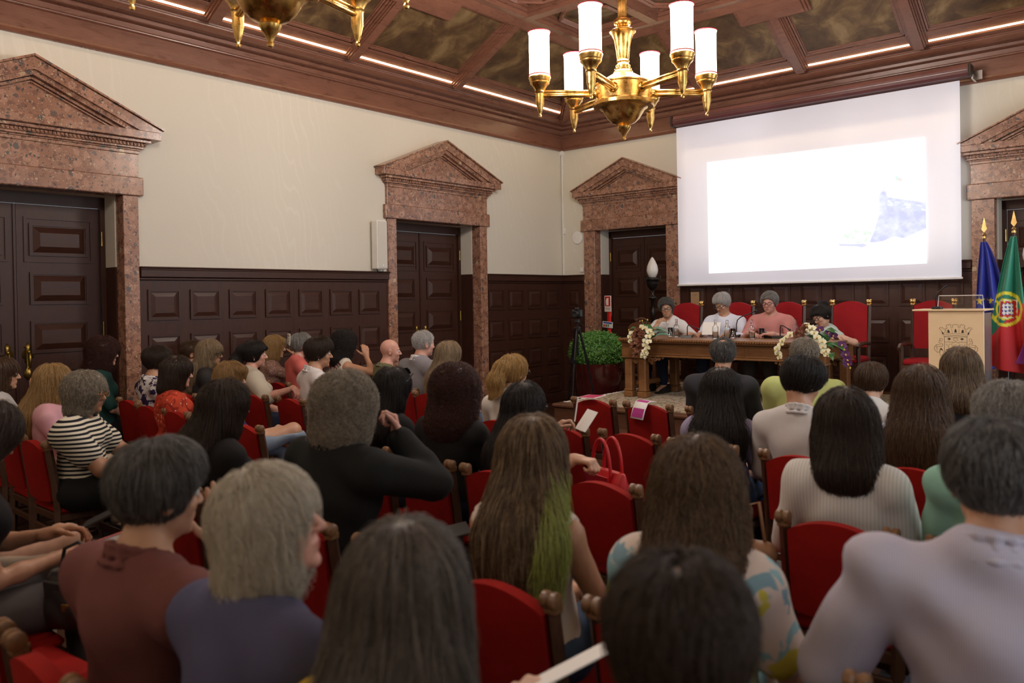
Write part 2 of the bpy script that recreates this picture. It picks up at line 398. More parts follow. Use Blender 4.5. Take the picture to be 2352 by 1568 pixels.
def door(n, loc, rz, ho, hout, hc, apex, label):
    d = tag(empty('door_%d' % n, loc, rz), label=label, kind='structure')
    hear = hout+.045
    for s in (-1, 1):
        MB().box((s*(ho+hout)/2, -.045, 1.565), (hout-ho, .165, 2.27), bev=.004).build('marble_jamb', MARBLE, d)
        MB().box((s*(ho+hout)/2, -.040, .215), (hout-ho+.03, .185, .43), bev=.006).build('marble_plinth', MARBLE, d)
        r = MB(); r.box((s*(ho+.018), -.2425, 2.365), (.06, .225, .69)); r.build('plaster_reveal', WALLP, d)
        MB().box((s*(ho+.018), -.2425, 1.01), (.06, .225, 2.02)).build('wood_reveal', W_DARK, d)
        MB().box((s*(ho-.028), -.375, 1.35), (.056, .06, 2.70)).build('door_frame', W_DARK, d)
        for z in (.5, 1.42, 2.3): MB().box((s*(ho-.05), -.338, z), (.014, .014, .13)).lathe([(.008, -.07), (.008, .07)], 8, (s*(ho-.05), -.333, z)).build('hinge', BRASSH, d)
    MB().box((0, -.2425, 2.735), (2*ho+.1, .225, .06)).build('plaster_soffit', WALLP, d)
    MB().box((0, -.375, 2.655), (2*ho, .06, .11)).build('door_frame_head', W_DARK, d)
    MB().box((0, -.04, 2.791), (2*hear, .20, .178), bev=.008).build('marble_lintel', MARBLE, d)
    MB().box((0, -.015, 2.992), (2*hout+.01, .11, .222), bev=.003).build('marble_frieze', MARBLE, d)
    b = MB()
    for z0, z1, k in ((3.103, 3.135, .012), (3.135, 3.15, .022), (3.15, 3.172, .045), (3.172, 3.205, .06), (3.205, 3.236, .095)):
        b.box((0, (.04+k)/2-.02, (z0+z1)/2), (2*(hout+k), .08+k, z1-z0), bev=.004)
    b.build('bed_moulding', MARBLE, d)
    bd = MB(); nb = int(2*(hout+.07)/.034)
    for i in range(nb): bd.ball((-(hout+.06)+(i+.5)*2*(hout+.06)/nb, .105, 3.19), (.013, .012, .015), 5, 4)
    tag(bd.build('bead_moulding', MARBLE, d, smooth=True), kind='stuff')
    MB().box((0, .07, 3.274), (2*hc, .22, .076), bev=.004).build('marble_corona', MARBLE, d)
    t = MB(); ap = apex-3.313
    t.prism([(-hc+.05, 0), (hc-.05, 0), (0, ap-.03)], .10, (0, -.04, 3.313), (1, 0, 0), (0, 0, 1), (0, 1, 0)); t.build('tympanum', MARBLE, d)
    L = math.hypot(hc, ap); sx, sz = hc/L, ap/L
    th = .085; off = th/sx
    for s in (-1, 1):
        q = MB()
        q.prism([(s*(hc), 0), (s*(hc+.012), .012), (0, ap+.012), (0, ap-off), (s*(hc-off*hc/ap), 0)], .22, (0, -.04, 3.313), (1, 0, 0), (0, 0, 1), (0, 1, 0))
        q.prism([(s*(hc+.02), .016), (s*(hc+.02), .03), (0, ap+.034), (0, ap+.014)], .245, (0, -.04, 3.313), (1, 0, 0), (0, 0, 1), (0, 1, 0))
        q.build('raking_cornice', MARBLE, d)
        q = MB(); o2 = off+.06
        for oa, ob, dy in ((off, off+.045, .09), (off+.05, off+.075, .045), (off+.085, off+.098, .025)):
            q.prism([(0, ap-oa), (s*(hc-oa*hc/ap), 0), (s*(hc-ob*hc/ap), 0), (0, ap-ob)], .06+dy, (0, 0, 3.313), (1, 0, 0), (0, 0, 1), (0, 1, 0))
        q.build('raking_moulding', MARBLE, d)
        bd = MB(); nb = int(L/.036)-5
        for i in range(nb):
            u = (i+2.0)/(nb+4.0); px = s*(hc-(off+.03)*hc/ap)*(1-u); pz = (ap-off-.03)*u
            bd.ball((px, .145, 3.318+pz), .013, 5, 4)
        tag(bd.build('rake_beads', MARBLE, d, smooth=True), kind='stuff')
    lw = ho-.058
    for s in (-1, 1):
        lf = MB().box((s*lw/2, -.40, 1.30), (lw-.006, .045, 2.59), bev=.003).build('door_leaf', W_DARK, d)
        for i in range(6):
            zc = 2.27-.452*i
            if zc < .2: continue
            ph = .33 if i != 3 else .33
            p = link('panel', panel_mesh(lw*.70, .30, 'door', .034, .06), None, lf); p.location = (s*lw/2, -.378, zc)
            if i == 0:
                q = MB(); bars(q, s*lw/2-lw*.41, s*lw/2+lw*.41, zc-.21, zc+.21, .02, -.378, -.366); q.build('panel_frame', W_DARKH, lf)
        h = link('handle', HANDLE, None, lf); h.location = (s*.085, -.377, .98)
        MB().box((s*.012, -.372, 1.30), (.02, .02, 2.58)).build('meeting_bead', W_DARK, lf)
    return d
door(1, (0, D1, 0), -PI/2, HO1, .935, 1.11, 3.80, 'wide dark double door in a red marble surround nearest the camera')
door(2, (0, D2, 0), -PI/2, HO1, .935, 1.10, 3.765, 'dark double door in red marble surround beside the white wall speaker')
door(3, (DB1, 0, 0), PI, HO2, .84, .955, 3.725, 'dark double door half hidden by the projection screen')
door(4, (DB2, 0, 0), PI, HO2, .86, .945, 3.745, 'dark double door in marble surround behind the flags')

# ---- wainscot
def wainscot(n, loc, rz, length, cols, x0, pitch, pw, cap=(0, 0)):
    t = tag(empty('trim_%d' % n, loc, rz), kind='structure')
    MB().box((length/2, .006, .96), (length, .012, 1.92)).build('backboard', W_DARK, t)
    b = MB(); b.box((length/2, .03, 1.965), (length-.01, .06, .088), bev=.004); b.box((length/2, .04, 2.016), (length+cap[0], .08, .014), bev=.004)
    b.box((length/2, .034, 1.999), (length, .068, .02), bev=.006); b.box((length/2, .017, 1.905), (length, .034, .03), bev=.008)
    b.build('cap_rail', W_DARKH, t)
    MB().box((length/2, .016, .07), (length, .032, .14), bev=.006).build('skirting', W_DARKH, t)
    for i in range(cols):
        for k in range(4):
            p = link('panel', panel_mesh(pw, .305, 'wains', .015, .045), None, t); p.location = (x0+pitch*i, .012, 1.648-.4465*k)
            if k == 0: pass
    return t
# left wall: local x runs towards the camera (x_local = -y)
wainscot(1, (0, D2-.935, 0), -PI/2, (D2-.935)-(D1+.935), 7, -(-4.03)+(D2-.935), .433, .33)
wainscot(2, (0, 0, 0), -PI/2, -(D2+.935), 4, .30, .452, .35)
wainscot(3, (0, D1-.935, 0), -PI/2, RL+(D1-.935), 8, .30, .44, .33)
# back wall: x_local = -x
wainscot(4, (DB1-.84, 0, 0), PI, DB1-.84, 1, .22, .4, .24)
wainscot(5, (DB2-.86, 0, 0), PI, (DB2-.86)-(DB1+.84), 9, .235, .405, .29)
wainscot(6, (RW, 0, 0), PI, RW-(DB2+.86), 1, .27, .4, .3)

# ---- cornice swept round the room
PROF = [(0, 4.03), (.03, 4.03), (.042, 4.05), (.03, 4.07), (.024, 4.09), (.024, 4.272), (.048, 4.283), (.05, 4.292), (.06, 4.30), (.064, 4.345), (.125, 4.350), (.14, 4.357), (.143, 4.388), (.155, 4.392), (.158, 4.398),
        (.185, 4.388), (.215, 4.385), (.25, 4.392), (.28, 4.408), (.302, 4.432), (.306, 4.444), (.318, 4.447), (.322, 4.458), (.345, 4.461), (.372, 4.468), (.395, 4.48), (.402, 4.491), (.385, 4.496), (.0, 4.496)]
def sweep(prof, name, m, kind=True, closed=False, **kw):
    V = []; F = []; n = len(prof)
    for cx, cy, sx, sy in ((0, 0, 1, -1), (RW, 0, -1, -1), (RW, -RL, -1, 1), (0, -RL, 1, 1)):
        V += [(cx+sx*d, cy+sy*d, z) for d, z in prof]
    for c in range(4):
        e2 = (c+1) % 4
        for k in range(n if closed else n-1):
            l = (k+1) % n; F.append((c*n+k, e2*n+k, e2*n+l, c*n+l))
    return link(name, mesh_np(name, V, F), m, **kw)
tag(sweep(PROF, 'trim_7', W_CEIL), kind='structure')
# ---- ceiling: four sloping sides, a flat middle, beams, gilded panels
CE = tag(empty('ceiling', (0, 0, 0)), kind='structure')
SL = .55; S0 = .425; Z0 = 4.502
zs = lambda d: Z0+SL*(d-S0)
sweep([(.404, 4.498), (.424, 4.4985), (.424, 4.511), (.404, 4.5105)], 'light_strip', LEDW, closed=True, parent=CE)
sweep([(0, 4.51), (.425, 4.512), (.60, zs(.60)+.05), (1.62, zs(1.62)+.05), (1.63, RH)], 'slope_backing', W_CEIL, parent=CE)
MB().box((RW/2, -RL/2, 5.20), (RW-3.0, RL-3.0, .06)).build('flat_backing', GOLDP, CE)
def slope_side(loc, rz, L, beams, blocks, hb):
    """local: x along the wall, y = d from the wall"""
    e_ = empty('slope_side', loc, rz); e_.parent = CE
    nz = np.array([0, -SL, 1.0])/math.hypot(1, SL)
    def P(x, d, h): return (x, d-nz[1]*0-SL*0, zs(d)+h)
    def bar(mb, xa, da, xb, db, wd, h0, h1):
        a = np.array([xa, da]); b = np.array([xb, db]); t = (b-a)/np.linalg.norm(b-a); p = np.array([-t[1], t[0]])*wd/2
        V = []
        for q in (a-p, a+p, b+p, b-p): V += [P(q[0], q[1], h0), P(q[0], q[1], h1)]
        mb.add(V, [(0, 2, 4, 6), (7, 5, 3, 1), (0, 1, 3, 2), (2, 3, 5, 4), (4, 5, 7, 6), (6, 7, 1, 0)])
    sd = []
    edges = [None]+list(beams)+[None]
    for i in range(len(edges)-1):
        a, b = edges[i], edges[i+1]
        dl, dh = .56, 1.465
        la = (dl+.13, dh+.13) if a is None else (a+.125, a+.125)
        lb = (L-dl-.13, L-dh-.13) if b is None else (b-.125, b-.125)
        poly = [(la[0], dl), (lb[0], dl), (lb[1], dh), (la[1], dh)]
        V = [P(x, d, .03) for x, d in poly]+[P(x, d, .06) for x, d in poly]
        o = link('gilded_panel', mesh_np('gilded_panel', V, [(3, 2, 1, 0), (4, 5, 6, 7), (0, 1, 5, 4), (1, 2, 6, 5), (2, 3, 7, 6), (3, 0, 4, 7)]), GOLDP, CE); o.parent = CE; o.matrix_parent_inverse = Matrix(); o.location = loc; o.rotation_euler = (0, 0, rz)
        fr = MB()
        for k in range(4):
            p, q = np.array(poly[k]), np.array(poly[(k+1) % 4]); c = np.mean(np.array(poly), 0)
            for wd, ou, h0, h1 in ((.03, -.0, -.004, .05), (.022, .032, .010, .05), (.012, .052, .022, .05)):
                tdir = (q-p)/np.linalg.norm(q-p); nn = np.array([-tdir[1], tdir[0]])
                if nn @ (c-p) < 0: nn = -nn
                off = -nn*(.03-ou)
                bar(fr, *(p+off-tdir*(.03-ou)), *(q+off+tdir*(.03-ou)), wd, h0, h1)
        o = fr.build('panel_moulding', W_CEIL, CE); o.location = loc; o.rotation_euler = (0, 0, rz)
        # lower fascia board of the bay
        lo = MB(); bar(lo, la[0]-.06, .49, lb[0]+.06, .49, .11, .008, .05); o = lo.build('bay_board', W_CEIL, CE); o.location = loc; o.rotation_euler = (0, 0, rz)
    for x in beams:
        bm = MB()
        for wd, h0, h1, do in ((.10, -.075, .05, 0), (.135, -.055, -.02, 0), (.17, -.03, .05, 0), (.20, -.006, .05, 0)):
            bar(bm, x, S0-.01, x, 1.50, wd, h0, h1)
        o = bm.build('beam', W_CEIL, CE); o.location = loc; o.rotation_euler = (0, 0, rz)
    for x in blocks:
        bm = MB()
        for k, h in ((0, -.085), (.03, -.06), (.055, -.03)):
            bar(bm, x-hb-k, 1.37-k/2, x+hb+k, 1.37-k/2, .21+k, h, .05)
        o = bm.build('stepped_block', W_CEIL, CE); o.location = loc; o.rotation_euler = (0, 0, rz)
        bm = MB(); frustum(bm, 0, 0, 0, 0, 0, 0, 0)
    bm = MB()
    for wd, h0, dd in ((.13, -.085, 1.55), (.19, -.055, 1.54), (.25, -.02, 1.53)): bar(bm, dd, dd, L-dd, dd, wd, h0, .06)
    o = bm.build('ring_beam', W_CEIL, CE); o.location = loc; o.rotation_euler = (0, 0, rz)
    bm = MB()
    for wd, h0 in ((.12, -.09), (.17, -.06), (.22, -.02)): bar(bm, .40, .40, 1.56, 1.56, wd, h0, .05)
    o = bm.build('hip_beam', W_CEIL, CE); o.location = loc; o.rotation_euler = (0, 0, rz)
    bpy.data.objects.remove(e_)
YB = [1.10, 2.83, 4.55, 6.27, 8.0, 9.72, 11.44]
XB = [2.71, 4.07, 5.43]
slope_side((0, 0, 0), PI/2+PI, RL, [2.83, 4.55, 6.27, 8.0, 9.72], [4.55, 8.0], .735)
slope_side((RW, 0, 0), PI, RW, [RW-x for x in XB[::-1]], [RW-4.07], .37)
slope_side((RW, -RL, 0), PI/2, RL, [RL-y for y in (9.72, 8.0, 6.27, 4.55, 2.83)], [RL-8.0, RL-4.55], .735)
slope_side((0, -RL, 0), 0, RW, XB, [4.07], .37)
# flat middle: coffers with octagonal inner frames
zf = 5.165
for x in (1.62, 2.71, 4.07, 5.43, RW-1.62):
    b = MB(); b.box((x, -RL/2, zf-.05), (.13, RL-3.1, .12)); b.box((x, -RL/2, zf-.02), (.2, RL-3.1, .08)); b.box((x, -RL/2, zf), (.27, RL-3.1, .04)); b.build('flat_beam', W_CEIL, CE)
for y in (1.62, 2.83, 4.55, 6.27, 8.0, 9.72, RL-1.62):
    b = MB(); b.box((RW/2, -y, zf-.052), (RW-3.1, .13, .12)); b.box((RW/2, -y, zf-.022), (RW-3.1, .2, .08)); b.box((RW/2, -y, zf-.002), (RW-3.1, .27, .04)); b.build('flat_beam', W_CEIL, CE)
xs_ = (1.62, 2.71, 4.07, 5.43, RW-1.62); ys_ = (1.62, 2.83, 4.55, 6.27, 8.0, 9.72, RL-1.62)
for i in range(4):
    for j in range(6):
        cx, cy = (xs_[i]+xs_[i+1])/2, -(ys_[j]+ys_[j+1])/2; hx, hy = (xs_[i+1]-xs_[i])/2-.2, (ys_[j+1]-ys_[j])/2-.2
        b = MB(); c = .22
        o8 = [(-hx+c, -hy), (hx-c, -hy), (hx, -hy+c), (hx, hy-c), (hx-c, hy), (-hx+c, hy), (-hx, hy-c), (-hx, -hy+c)]
        for sc, z0 in ((1.0, -.05), (.93, -.03)):
            for k in range(8):
                p, q = o8[k], o8[(k+1) % 8]
                b.tube([(p[0]*sc+cx, p[1]*sc+cy, zf+z0), (q[0]*sc+cx, q[1]*sc+cy, zf+z0)], .022, 4)
        b.build('octagon_moulding', W_CEIL, CE)
# square boss hung at the crossings above the chandeliers
for y in (-4.55, -8.0, -11.44):
    b = MB()
    if y > -11:
        b.box((4.07, y, zf-.09), (.5, .5, .06)); b.box((4.07, y, zf-.12), (.36, .36, .05)); b.build('ceiling_boss', W_CEIL, CE)
# ================================================================ chandeliers
def shade_mat():
    m, nt, b = newmat('lit_silk_shade')
    v = coords(nt)
    sp = nt.nodes.new('ShaderNodeSeparateXYZ'); nt.links.new(v, sp.inputs[0])
    at = nt.nodes.new('ShaderNodeMath'); at.operation = 'ARCTAN2'; nt.links.new(sp.outputs[0], at.inputs[0]); nt.links.new(sp.outputs[1], at.inputs[1])
    sn = nt.nodes.new('ShaderNodeMath'); sn.operation = 'MULTIPLY'; nt.links.new(at.outputs[0], sn.inputs[0]); sn.inputs[1].default_value = 18
    si = nt.nodes.new('ShaderNodeMath'); si.operation = 'SINE'; nt.links.new(sn.outputs[0], si.inputs[0])
    # brightest around the bulb (middle height), softer toward the rims: the shade is a lit diffuser
    hz = ramp(nt, sp.outputs[2], [(0.0, (.42, .27, .16)), (.10, (.75, .60, .45)), (.17, (1, .93, .82)), (.30, (1, .93, .82)), (.37, (.85, .74, .58))])
    c = mix(nt, ramp(nt, si.outputs[0], [(.0, .10), (.35, 0.)]), hz, (.55, .40, .28))
    nt.links.new(c, b.inputs['Emission Color']); b.inputs['Emission Strength'].default_value = K_SHADE
    b.inputs['Base Color'].default_value = (.85, .78, .68, 1); b.inputs['Roughness'].default_value = .9
    return m
SHADE = shade_mat(); REDTRIM = pmat('red_braid', (.55, .03, .05), (.42, .02, .04), 40, .7)
def chandelier(loc, label, nm=None):
    x, y = loc
    t = empty('chandelier', (x, y, 3.0), math.radians(42), label=label, cat='chandelier')
    b = MB()
    b.lathe([(.0, .0), (.016, .006), (.020, .018), (.014, .030), (.016, .036), (.026, .060), (.045, .085), (.056, .105), (.06, .118), (.046, .128), (.062, .136), (.098, .150), (.135, .185), (.160, .225), (.183, .262), (.205, .275), (.215, .280)], 40); b.build('bowl', BRASS, t, auto=35)
    b = MB(); b.lathe([(.205, .276), (.252, .278), (.262, .290), (.262, .318), (.252, .326), (.242, .334), (.240, .345), (.240, .462), (.250, .470), (.250, .480), (.22, .49), (.13, .545), (.085, .572)], 48); b.build('drum', BRASS, t, auto=35)
    b = MB(); b.lathe([(.085, .572), (.082, .588), (.070, .60), (.074, .612), (.060, .622), (.064, .64), (.050, .655), (.046, .668), (.056, .675), (.052, .685), (.050, .69), (.058, .76), (.074, .86), (.098, .915), (.114, .928), (.112, .936), (.075, .955), (.052, .972), (.050, .98)], 36); b.build('baluster', BRASS, t, auto=35)
    b = MB(); b.lathe([(.05, .98), (.070, .99), (.078, 1.01), (.070, 1.032), (.045, 1.045), (.038, 1.05)], 28)
    b.build('knop', BRASS, t, smooth=True)
    b = MB()
    b.lathe([(.030, 1.05), (.030, 2.12)], 14)
    for k in range(10): b.lathe([(.009, 1.05), (.009, 2.12)], 6, (.031*math.cos(k*PI/5), .031*math.sin(k*PI/5), 0))
    b.lathe([(.034, 2.02), (.09, 2.08), (.12, 2.10), (.12, 2.13)], 24); b.build('rod', BRASS, t, auto=40)
    arm = MB()
    for dz, dy, r in ((.0, 0, .016), (.017, .012, .0125), (.017, -.012, .0125), (-.017, .012, .0125), (-.017, -.012, .0125)): arm.tube([(.22, dy, .405+dz), (.70, dy, .405+dz)], r, 8)
    arm.lathe([(.0, 0), (.040, 0), (.044, .008), (.03, .016), (.03, .03)], 16, (.235, 0, .405), Matrix.Rotation(PI/2, 3, 'Y'))
    arm = arm.mesh('arm', True); arm.materials.append(BRASS)
    cup = MB(); cup.lathe([(.0, .20), (.013, .205), (.016, .217), (.010, .229), (.010, .236), (.018, .25), (.026, .285), (.034, .318), (.037, .325), (.037, .40), (.040, .412), (.046, .418), (.040, .428), (.044, .44), (.066, .475), (.082, .49), (.084, .50), (.080, .505), (.088, .515), (.090, .53), (.096, .538), (.096, .546), (.05, .548)], 28, (.72, 0, 0))
    cup = cup.mesh('cup', True); cup.set_sharp_from_angle(angle=math.radians(40)); cup.materials.append(BRASS)
    sh = MB(); sh.lathe([(.091, .0), (.088, .02), (.087, .19), (.088, .36), (.093, .385)], 36, cap=False); sh = sh.mesh('shade', True); sh.materials.append(SHADE)
    trs = []
    for z, r in ((.018, .0905), (.385, .0945)):
        tr = MB(); tr.tube([(r*math.cos(a*PI/16), r*math.sin(a*PI/16), z) for a in range(33)], .0045, 6)
        tr = tr.mesh('braid_trim', True); tr.materials.append(REDTRIM); trs.append(tr)
    for k in range(6):
        a = k*PI/3
        ao = link('arm', arm, None, t, None, a); link('cup', cup, None, ao)
        so = link('shade', shade_mesh(sh), None, t, (.72*math.cos(a), .72*math.sin(a), .545), a); [link('braid_trim', tr, None, so) for tr in trs]
    return t
def shade_mesh(me): return me
chandelier((4.07, -4.54), 'brass chandelier with lit white shades hanging fully in view before the screen')
chandelier((4.07, -8.0), 'brass chandelier cut off by the top edge of the picture above the left seats')
chandelier((4.07, -11.4), 'brass chandelier behind the photographer at the rear of the hall')

# ================================================================ platform, rug
ST = .45
pl = tag(empty('floor_2', (0, 0, 0)), kind='structure')
PLM = wood('platform_boards', (.155, .068, .036), (.085, .036, .020), .35, (.8, 6, 6), 2.4)
MB().box(((2.22+RW)/2, -1.59, ST/2-.02), (RW-2.22, 3.16, ST-.04)).build('platform_core', PLM, pl)
MB().box(((1.6+2.22)/2, -.625, ST/2), (.62, 1.25, ST)).build('platform_corner', PLM, pl)
MB().box(((2.20+RW)/2, -1.60, ST-.02), (RW-2.20, 3.20, .04), bev=.012).build('platform_top', PLM, pl)
MB().box(((2.22+RW)/2, -3.32, .105), (RW-2.22, .30, .21)).build('platform_step', PLM, pl)
MB().box(((2.20+RW)/2, -3.33, .225), (RW-2.20, .33, .03), bev=.01).build('step_tread', PLM, pl)
rg = MB(); rg.box(((2.32+7.2)/2, -1.74, ST+.006), (4.88, 2.60, .012))
rg = tag(rg.build('rug', RUG), 'flowered beige and red rug lying on the platform under the table', 'rug')
fr = MB()
rr = random.Random(3)
for i in range(120):
    y = -3.03+i*2.58/120
    fr.tube([(2.32, y, ST+.006), (2.285+rr.uniform(-.01, .01), y+rr.uniform(-.01, .01), ST+.005), (2.25+rr.uniform(-.015, .02), y+rr.uniform(-.02, .02), ST+.004)], .004, 4)
tag(fr.build('fringe', PAPER, rg), kind='stuff')

# ================================================================ projection screen
SCRN, nt, b = newmat('screen_fabric'); b.inputs['Base Color'].default_value = (.80, .78, .80, 1); b.inputs['Roughness'].default_value = .9
_v = coords(nt); nt.links.new(ramp(nt, noise(nt, _v, 1.2, 2), [(.3, (.78, .76, .80)), (.7, (.84, .82, .84))]), b.inputs['Base Color'])
b.inputs['Emission Color'].default_value = (.80, .78, .88, 1); b.inputs['Emission Strength'].default_value = .34  # projector light on the fabric put in as an even lavender emission
CASEM = pmat('maroon_screen_case', (.13, .045, .045), (.10, .034, .036), 8, .35)
sc = empty('projection_screen', (4.0, -.2, 1.8), label='large white pull-down projection screen with a slide above the panel table', cat='screen')
o = MB(); n = 24
V = []; Fc = []
for i in range(n+1):
    x = -1.795+3.59*i/n
    for z, dy in ((.02, 0.), (.6, .004), (1.4, .003), (2.25, 0.)): V.append((x, dy+.012*(abs(x)/1.8)**6*(1-z/2.25), z))
for i in range(n):
    for k in range(3): a = i*4+k; Fc.append((a, a+4, a+5, a+1))
fb = link('fabric', mesh_np('fabric', V, Fc, True), SCRN, sc)
sm = fb.modifiers.new('thick', 'SOLIDIFY'); sm.thickness = .002
MB().box((0, 0, .012), (3.62, .022, .026), bev=.006).build('bottom_bar', WHITEP, sc)
c = MB(); c.prism([(-.07, 2.27), (.07, 2.27), (.085, 2.30), (.085, 2.36), (.07, 2.40), (-.05, 2.405), (-.085, 2.36), (-.085, 2.30)], 3.70, (-1.80, -.02, 0), (0, 1, 0), (0, 0, 1), (1, 0, 0))
c.build('case', CASEM, sc)
MB().box((0.05, -.106, 2.335), (3.68, .004, .006)).build('case_highlight_rib', CHROME, sc)
for s in (-1.82, 1.912): MB().box((s, -.02, 2.335), (.025, .19, .15), bev=.02).build('end_cap', BLACK, sc)
MB().box((1.96, .12, 2.30), (.09, .06, .10)).box((1.93, .05, 2.26), (.02, .2, .05)).build('bracket', CHROME, sc)
for s in (-1.2, -.55, .1, .75, 1.4): MB().box((s, .04, 2.41), (.03, .05, .03)).build('clip', CHROME, sc)
def slide_mat(name, c, k, c2=None, sc_=9, lo=.45, hi=.6):
    m, nt, b = newmat(name); b.inputs['Base Color'].default_value = (.1, .1, .1, 1); v = coords(nt)
    if c2: nt.links.new(ramp(nt, noise(nt, v, sc_, 5, .65), [(lo, c2), (hi, c)]), b.inputs['Emission Color'])
    else: nt.links.new(ramp(nt, noise(nt, v, 2, 2), [(0, c), (1, tuple(min(1, q*1.01) for q in c))]), b.inputs['Emission Color'])
    b.inputs['Emission Strength'].default_value = k; b.inputs['Roughness'].default_value = 1; return m  # projected light of the slide put in as emission
SLW = slide_mat('slide_white', (1, 1, 1), 1.0)
def flat(name, poly, m, dy, parent=sc):
    P = [(x-4.0, -dy, z-1.8) for x, z in poly]
    n = len(P); V = P+[(a, b2+.0008, c2) for a, b2, c2 in P]
    return link(name, mesh_np(name, V, [tuple(range(n)), tuple(range(2*n-1, n-1, -1))]+[(i, n+i, n+(i+1) % n, (i+1) % n) for i in range(n)]), m, parent)
sl = flat('slide', [(2.686, 1.964), (5.439, 1.99), (5.43, 3.466), (2.675, 3.506)], SLW, .006)
flat('slide_fort', [(4.812, 2.275), (4.86, 2.40), (4.925, 2.60), (4.925, 2.83), (4.95, 2.87), (5.0, 2.875), (5.02, 2.80), (5.435, 2.70), (5.436, 2.40), (5.33, 2.36), (5.2, 2.30), (5.08, 2.33), (4.98, 2.285), (4.9, 2.27)], slide_mat('slide_stone', (.56, .58, .84), 1.0, (.80, .84, .98), 7, .3, .62), .0075)
flat('slide_wall_band', [(5.02, 2.70), (5.436, 2.60), (5.436, 2.66), (5.02, 2.77)], slide_mat('slide_band', (.86, .89, 1.0), 1.0, (.62, .66, .9), 14), .0085)
flat('slide_bushes', [(4.42, 2.40), (4.50, 2.44), (4.58, 2.42), (4.66, 2.45), (4.74, 2.43), (4.80, 2.42), (4.86, 2.44), (4.82, 2.30), (4.70, 2.27), (4.55, 2.29), (4.44, 2.33)], slide_mat('slide_green', (.66, .86, .68), 1.0, (.97, 1, .97), 16), .0072)
flat('slide_left_bank', [(4.30, 2.60), (4.36, 2.62), (4.42, 2.56), (4.45, 2.46), (4.42, 2.40), (4.36, 2.44), (4.31, 2.52)], slide_mat('slide_bank', (.76, .88, .88), 1.0, (1, 1, 1), 22), .0072)
flat('slide_sea', [(4.46, 2.80), (4.90, 2.78), (4.90, 2.56), (4.80, 2.54), (4.62, 2.52), (4.48, 2.55)], slide_mat('slide_waves', (.86, .88, .95), 1.0, (1, 1, 1), 26, .54, .66), .0072)
flat('slide_cannon', [(4.44, 2.275), (4.62, 2.262), (4.74, 2.262), (4.78, 2.24), (4.72, 2.215), (4.66, 2.235), (4.46, 2.25)], slide_mat('slide_shadow', (.62, .64, .86), 1.0), .0078)
flat('slide_spire', [(4.955, 2.872), (4.975, 2.895), (4.99, 2.945), (4.985, 2.90), (4.97, 2.872)], slide_mat('slide_spire', (.6, .66, .86), 1.0), .008)
flat('slide_flag_green', [(5.11, 3.05), (5.14, 3.03), (5.14, 2.985), (5.112, 2.995)], slide_mat('slide_fgreen', (.62, .86, .74), 1.0), .008)
flat('slide_flag_red', [(5.14, 3.03), (5.185, 3.0), (5.18, 2.975), (5.14, 2.985)], slide_mat('slide_fred', (.97, .68, .66), 1.0), .008)
SLT = slide_mat('slide_faint_text', (.86, .86, .87), 1.0)
def text(name, s, size, m, parent, loc, rot, align='LEFT', ext=.0006):
    cu = bpy.data.curves.new(name, 'FONT'); cu.body = s; cu.size = size; cu.extrude = ext; cu.align_x = align
    o = bpy.data.objects.new(name, cu); COL.objects.link(o)
    me = bpy.data.meshes.new_from_object(o.evaluated_get(bpy.context.evaluated_depsgraph_get())); me.name = name; bpy.data.objects.remove(o)
    me.materials.clear(); me.materials.append(m); o = bpy.data.objects.new(name, me); COL.objects.link(o); o.parent = parent; o.location = loc; o.rotation_euler = rot; return tag(o, kind='stuff')
text('slide_text', 'Porque estamos aqui?', .135, SLT, sc, (2.80-4, -.0075, 3.27-1.8), (PI/2, -.012, 0))
text('slide_text', '02', .10, SLT, sc, (2.80-4, -.0075, 2.03-1.8), (PI/2, 0, 0))

# ================================================================ panel table
tb = empty('table', (3.78, -1.86, ST+.012), label='long carved oak panel table on the platform with flowers at both front corners', cat='table')
zt = 1.165-ST-.012
b = MB(); b.box((0, 0, zt-.014), (2.44, 1.0, .028), bev=.008); b.box((0, 0, zt-.036), (2.40, .96, .018), bev=.006)
for i in range(84): b.box((-1.2+i*2.4/83, -.5, zt-.014), (.018, .014, .022), ry=.5)
b.build('table_top', W_OAK, tb)
ap = MB(); ap.box((0, -.375, zt-.125), (2.2, .03, .16)); ap.box((0, -.385, zt-.052), (2.26, .05, .018)); ap.box((0, -.385, zt-.205), (2.26, .05, .02), bev=.006); ap.box((0, .375, zt-.125), (2.2, .03, .16)); ap.box((-1.1, 0, zt-.125), (.03, .75, .16)); ap.box((1.1, 0, zt-.125), (.03, .75, .16)); ap.build('apron', W_OAK, tb)
for k in range(3): 
    d_ = MB(); bars(d_, -1.02+k*.69, -.36+k*.69, zt-.185, zt-.068, .014, -.398, -.388); d_.build('drawer_front', W_OAK, tb)
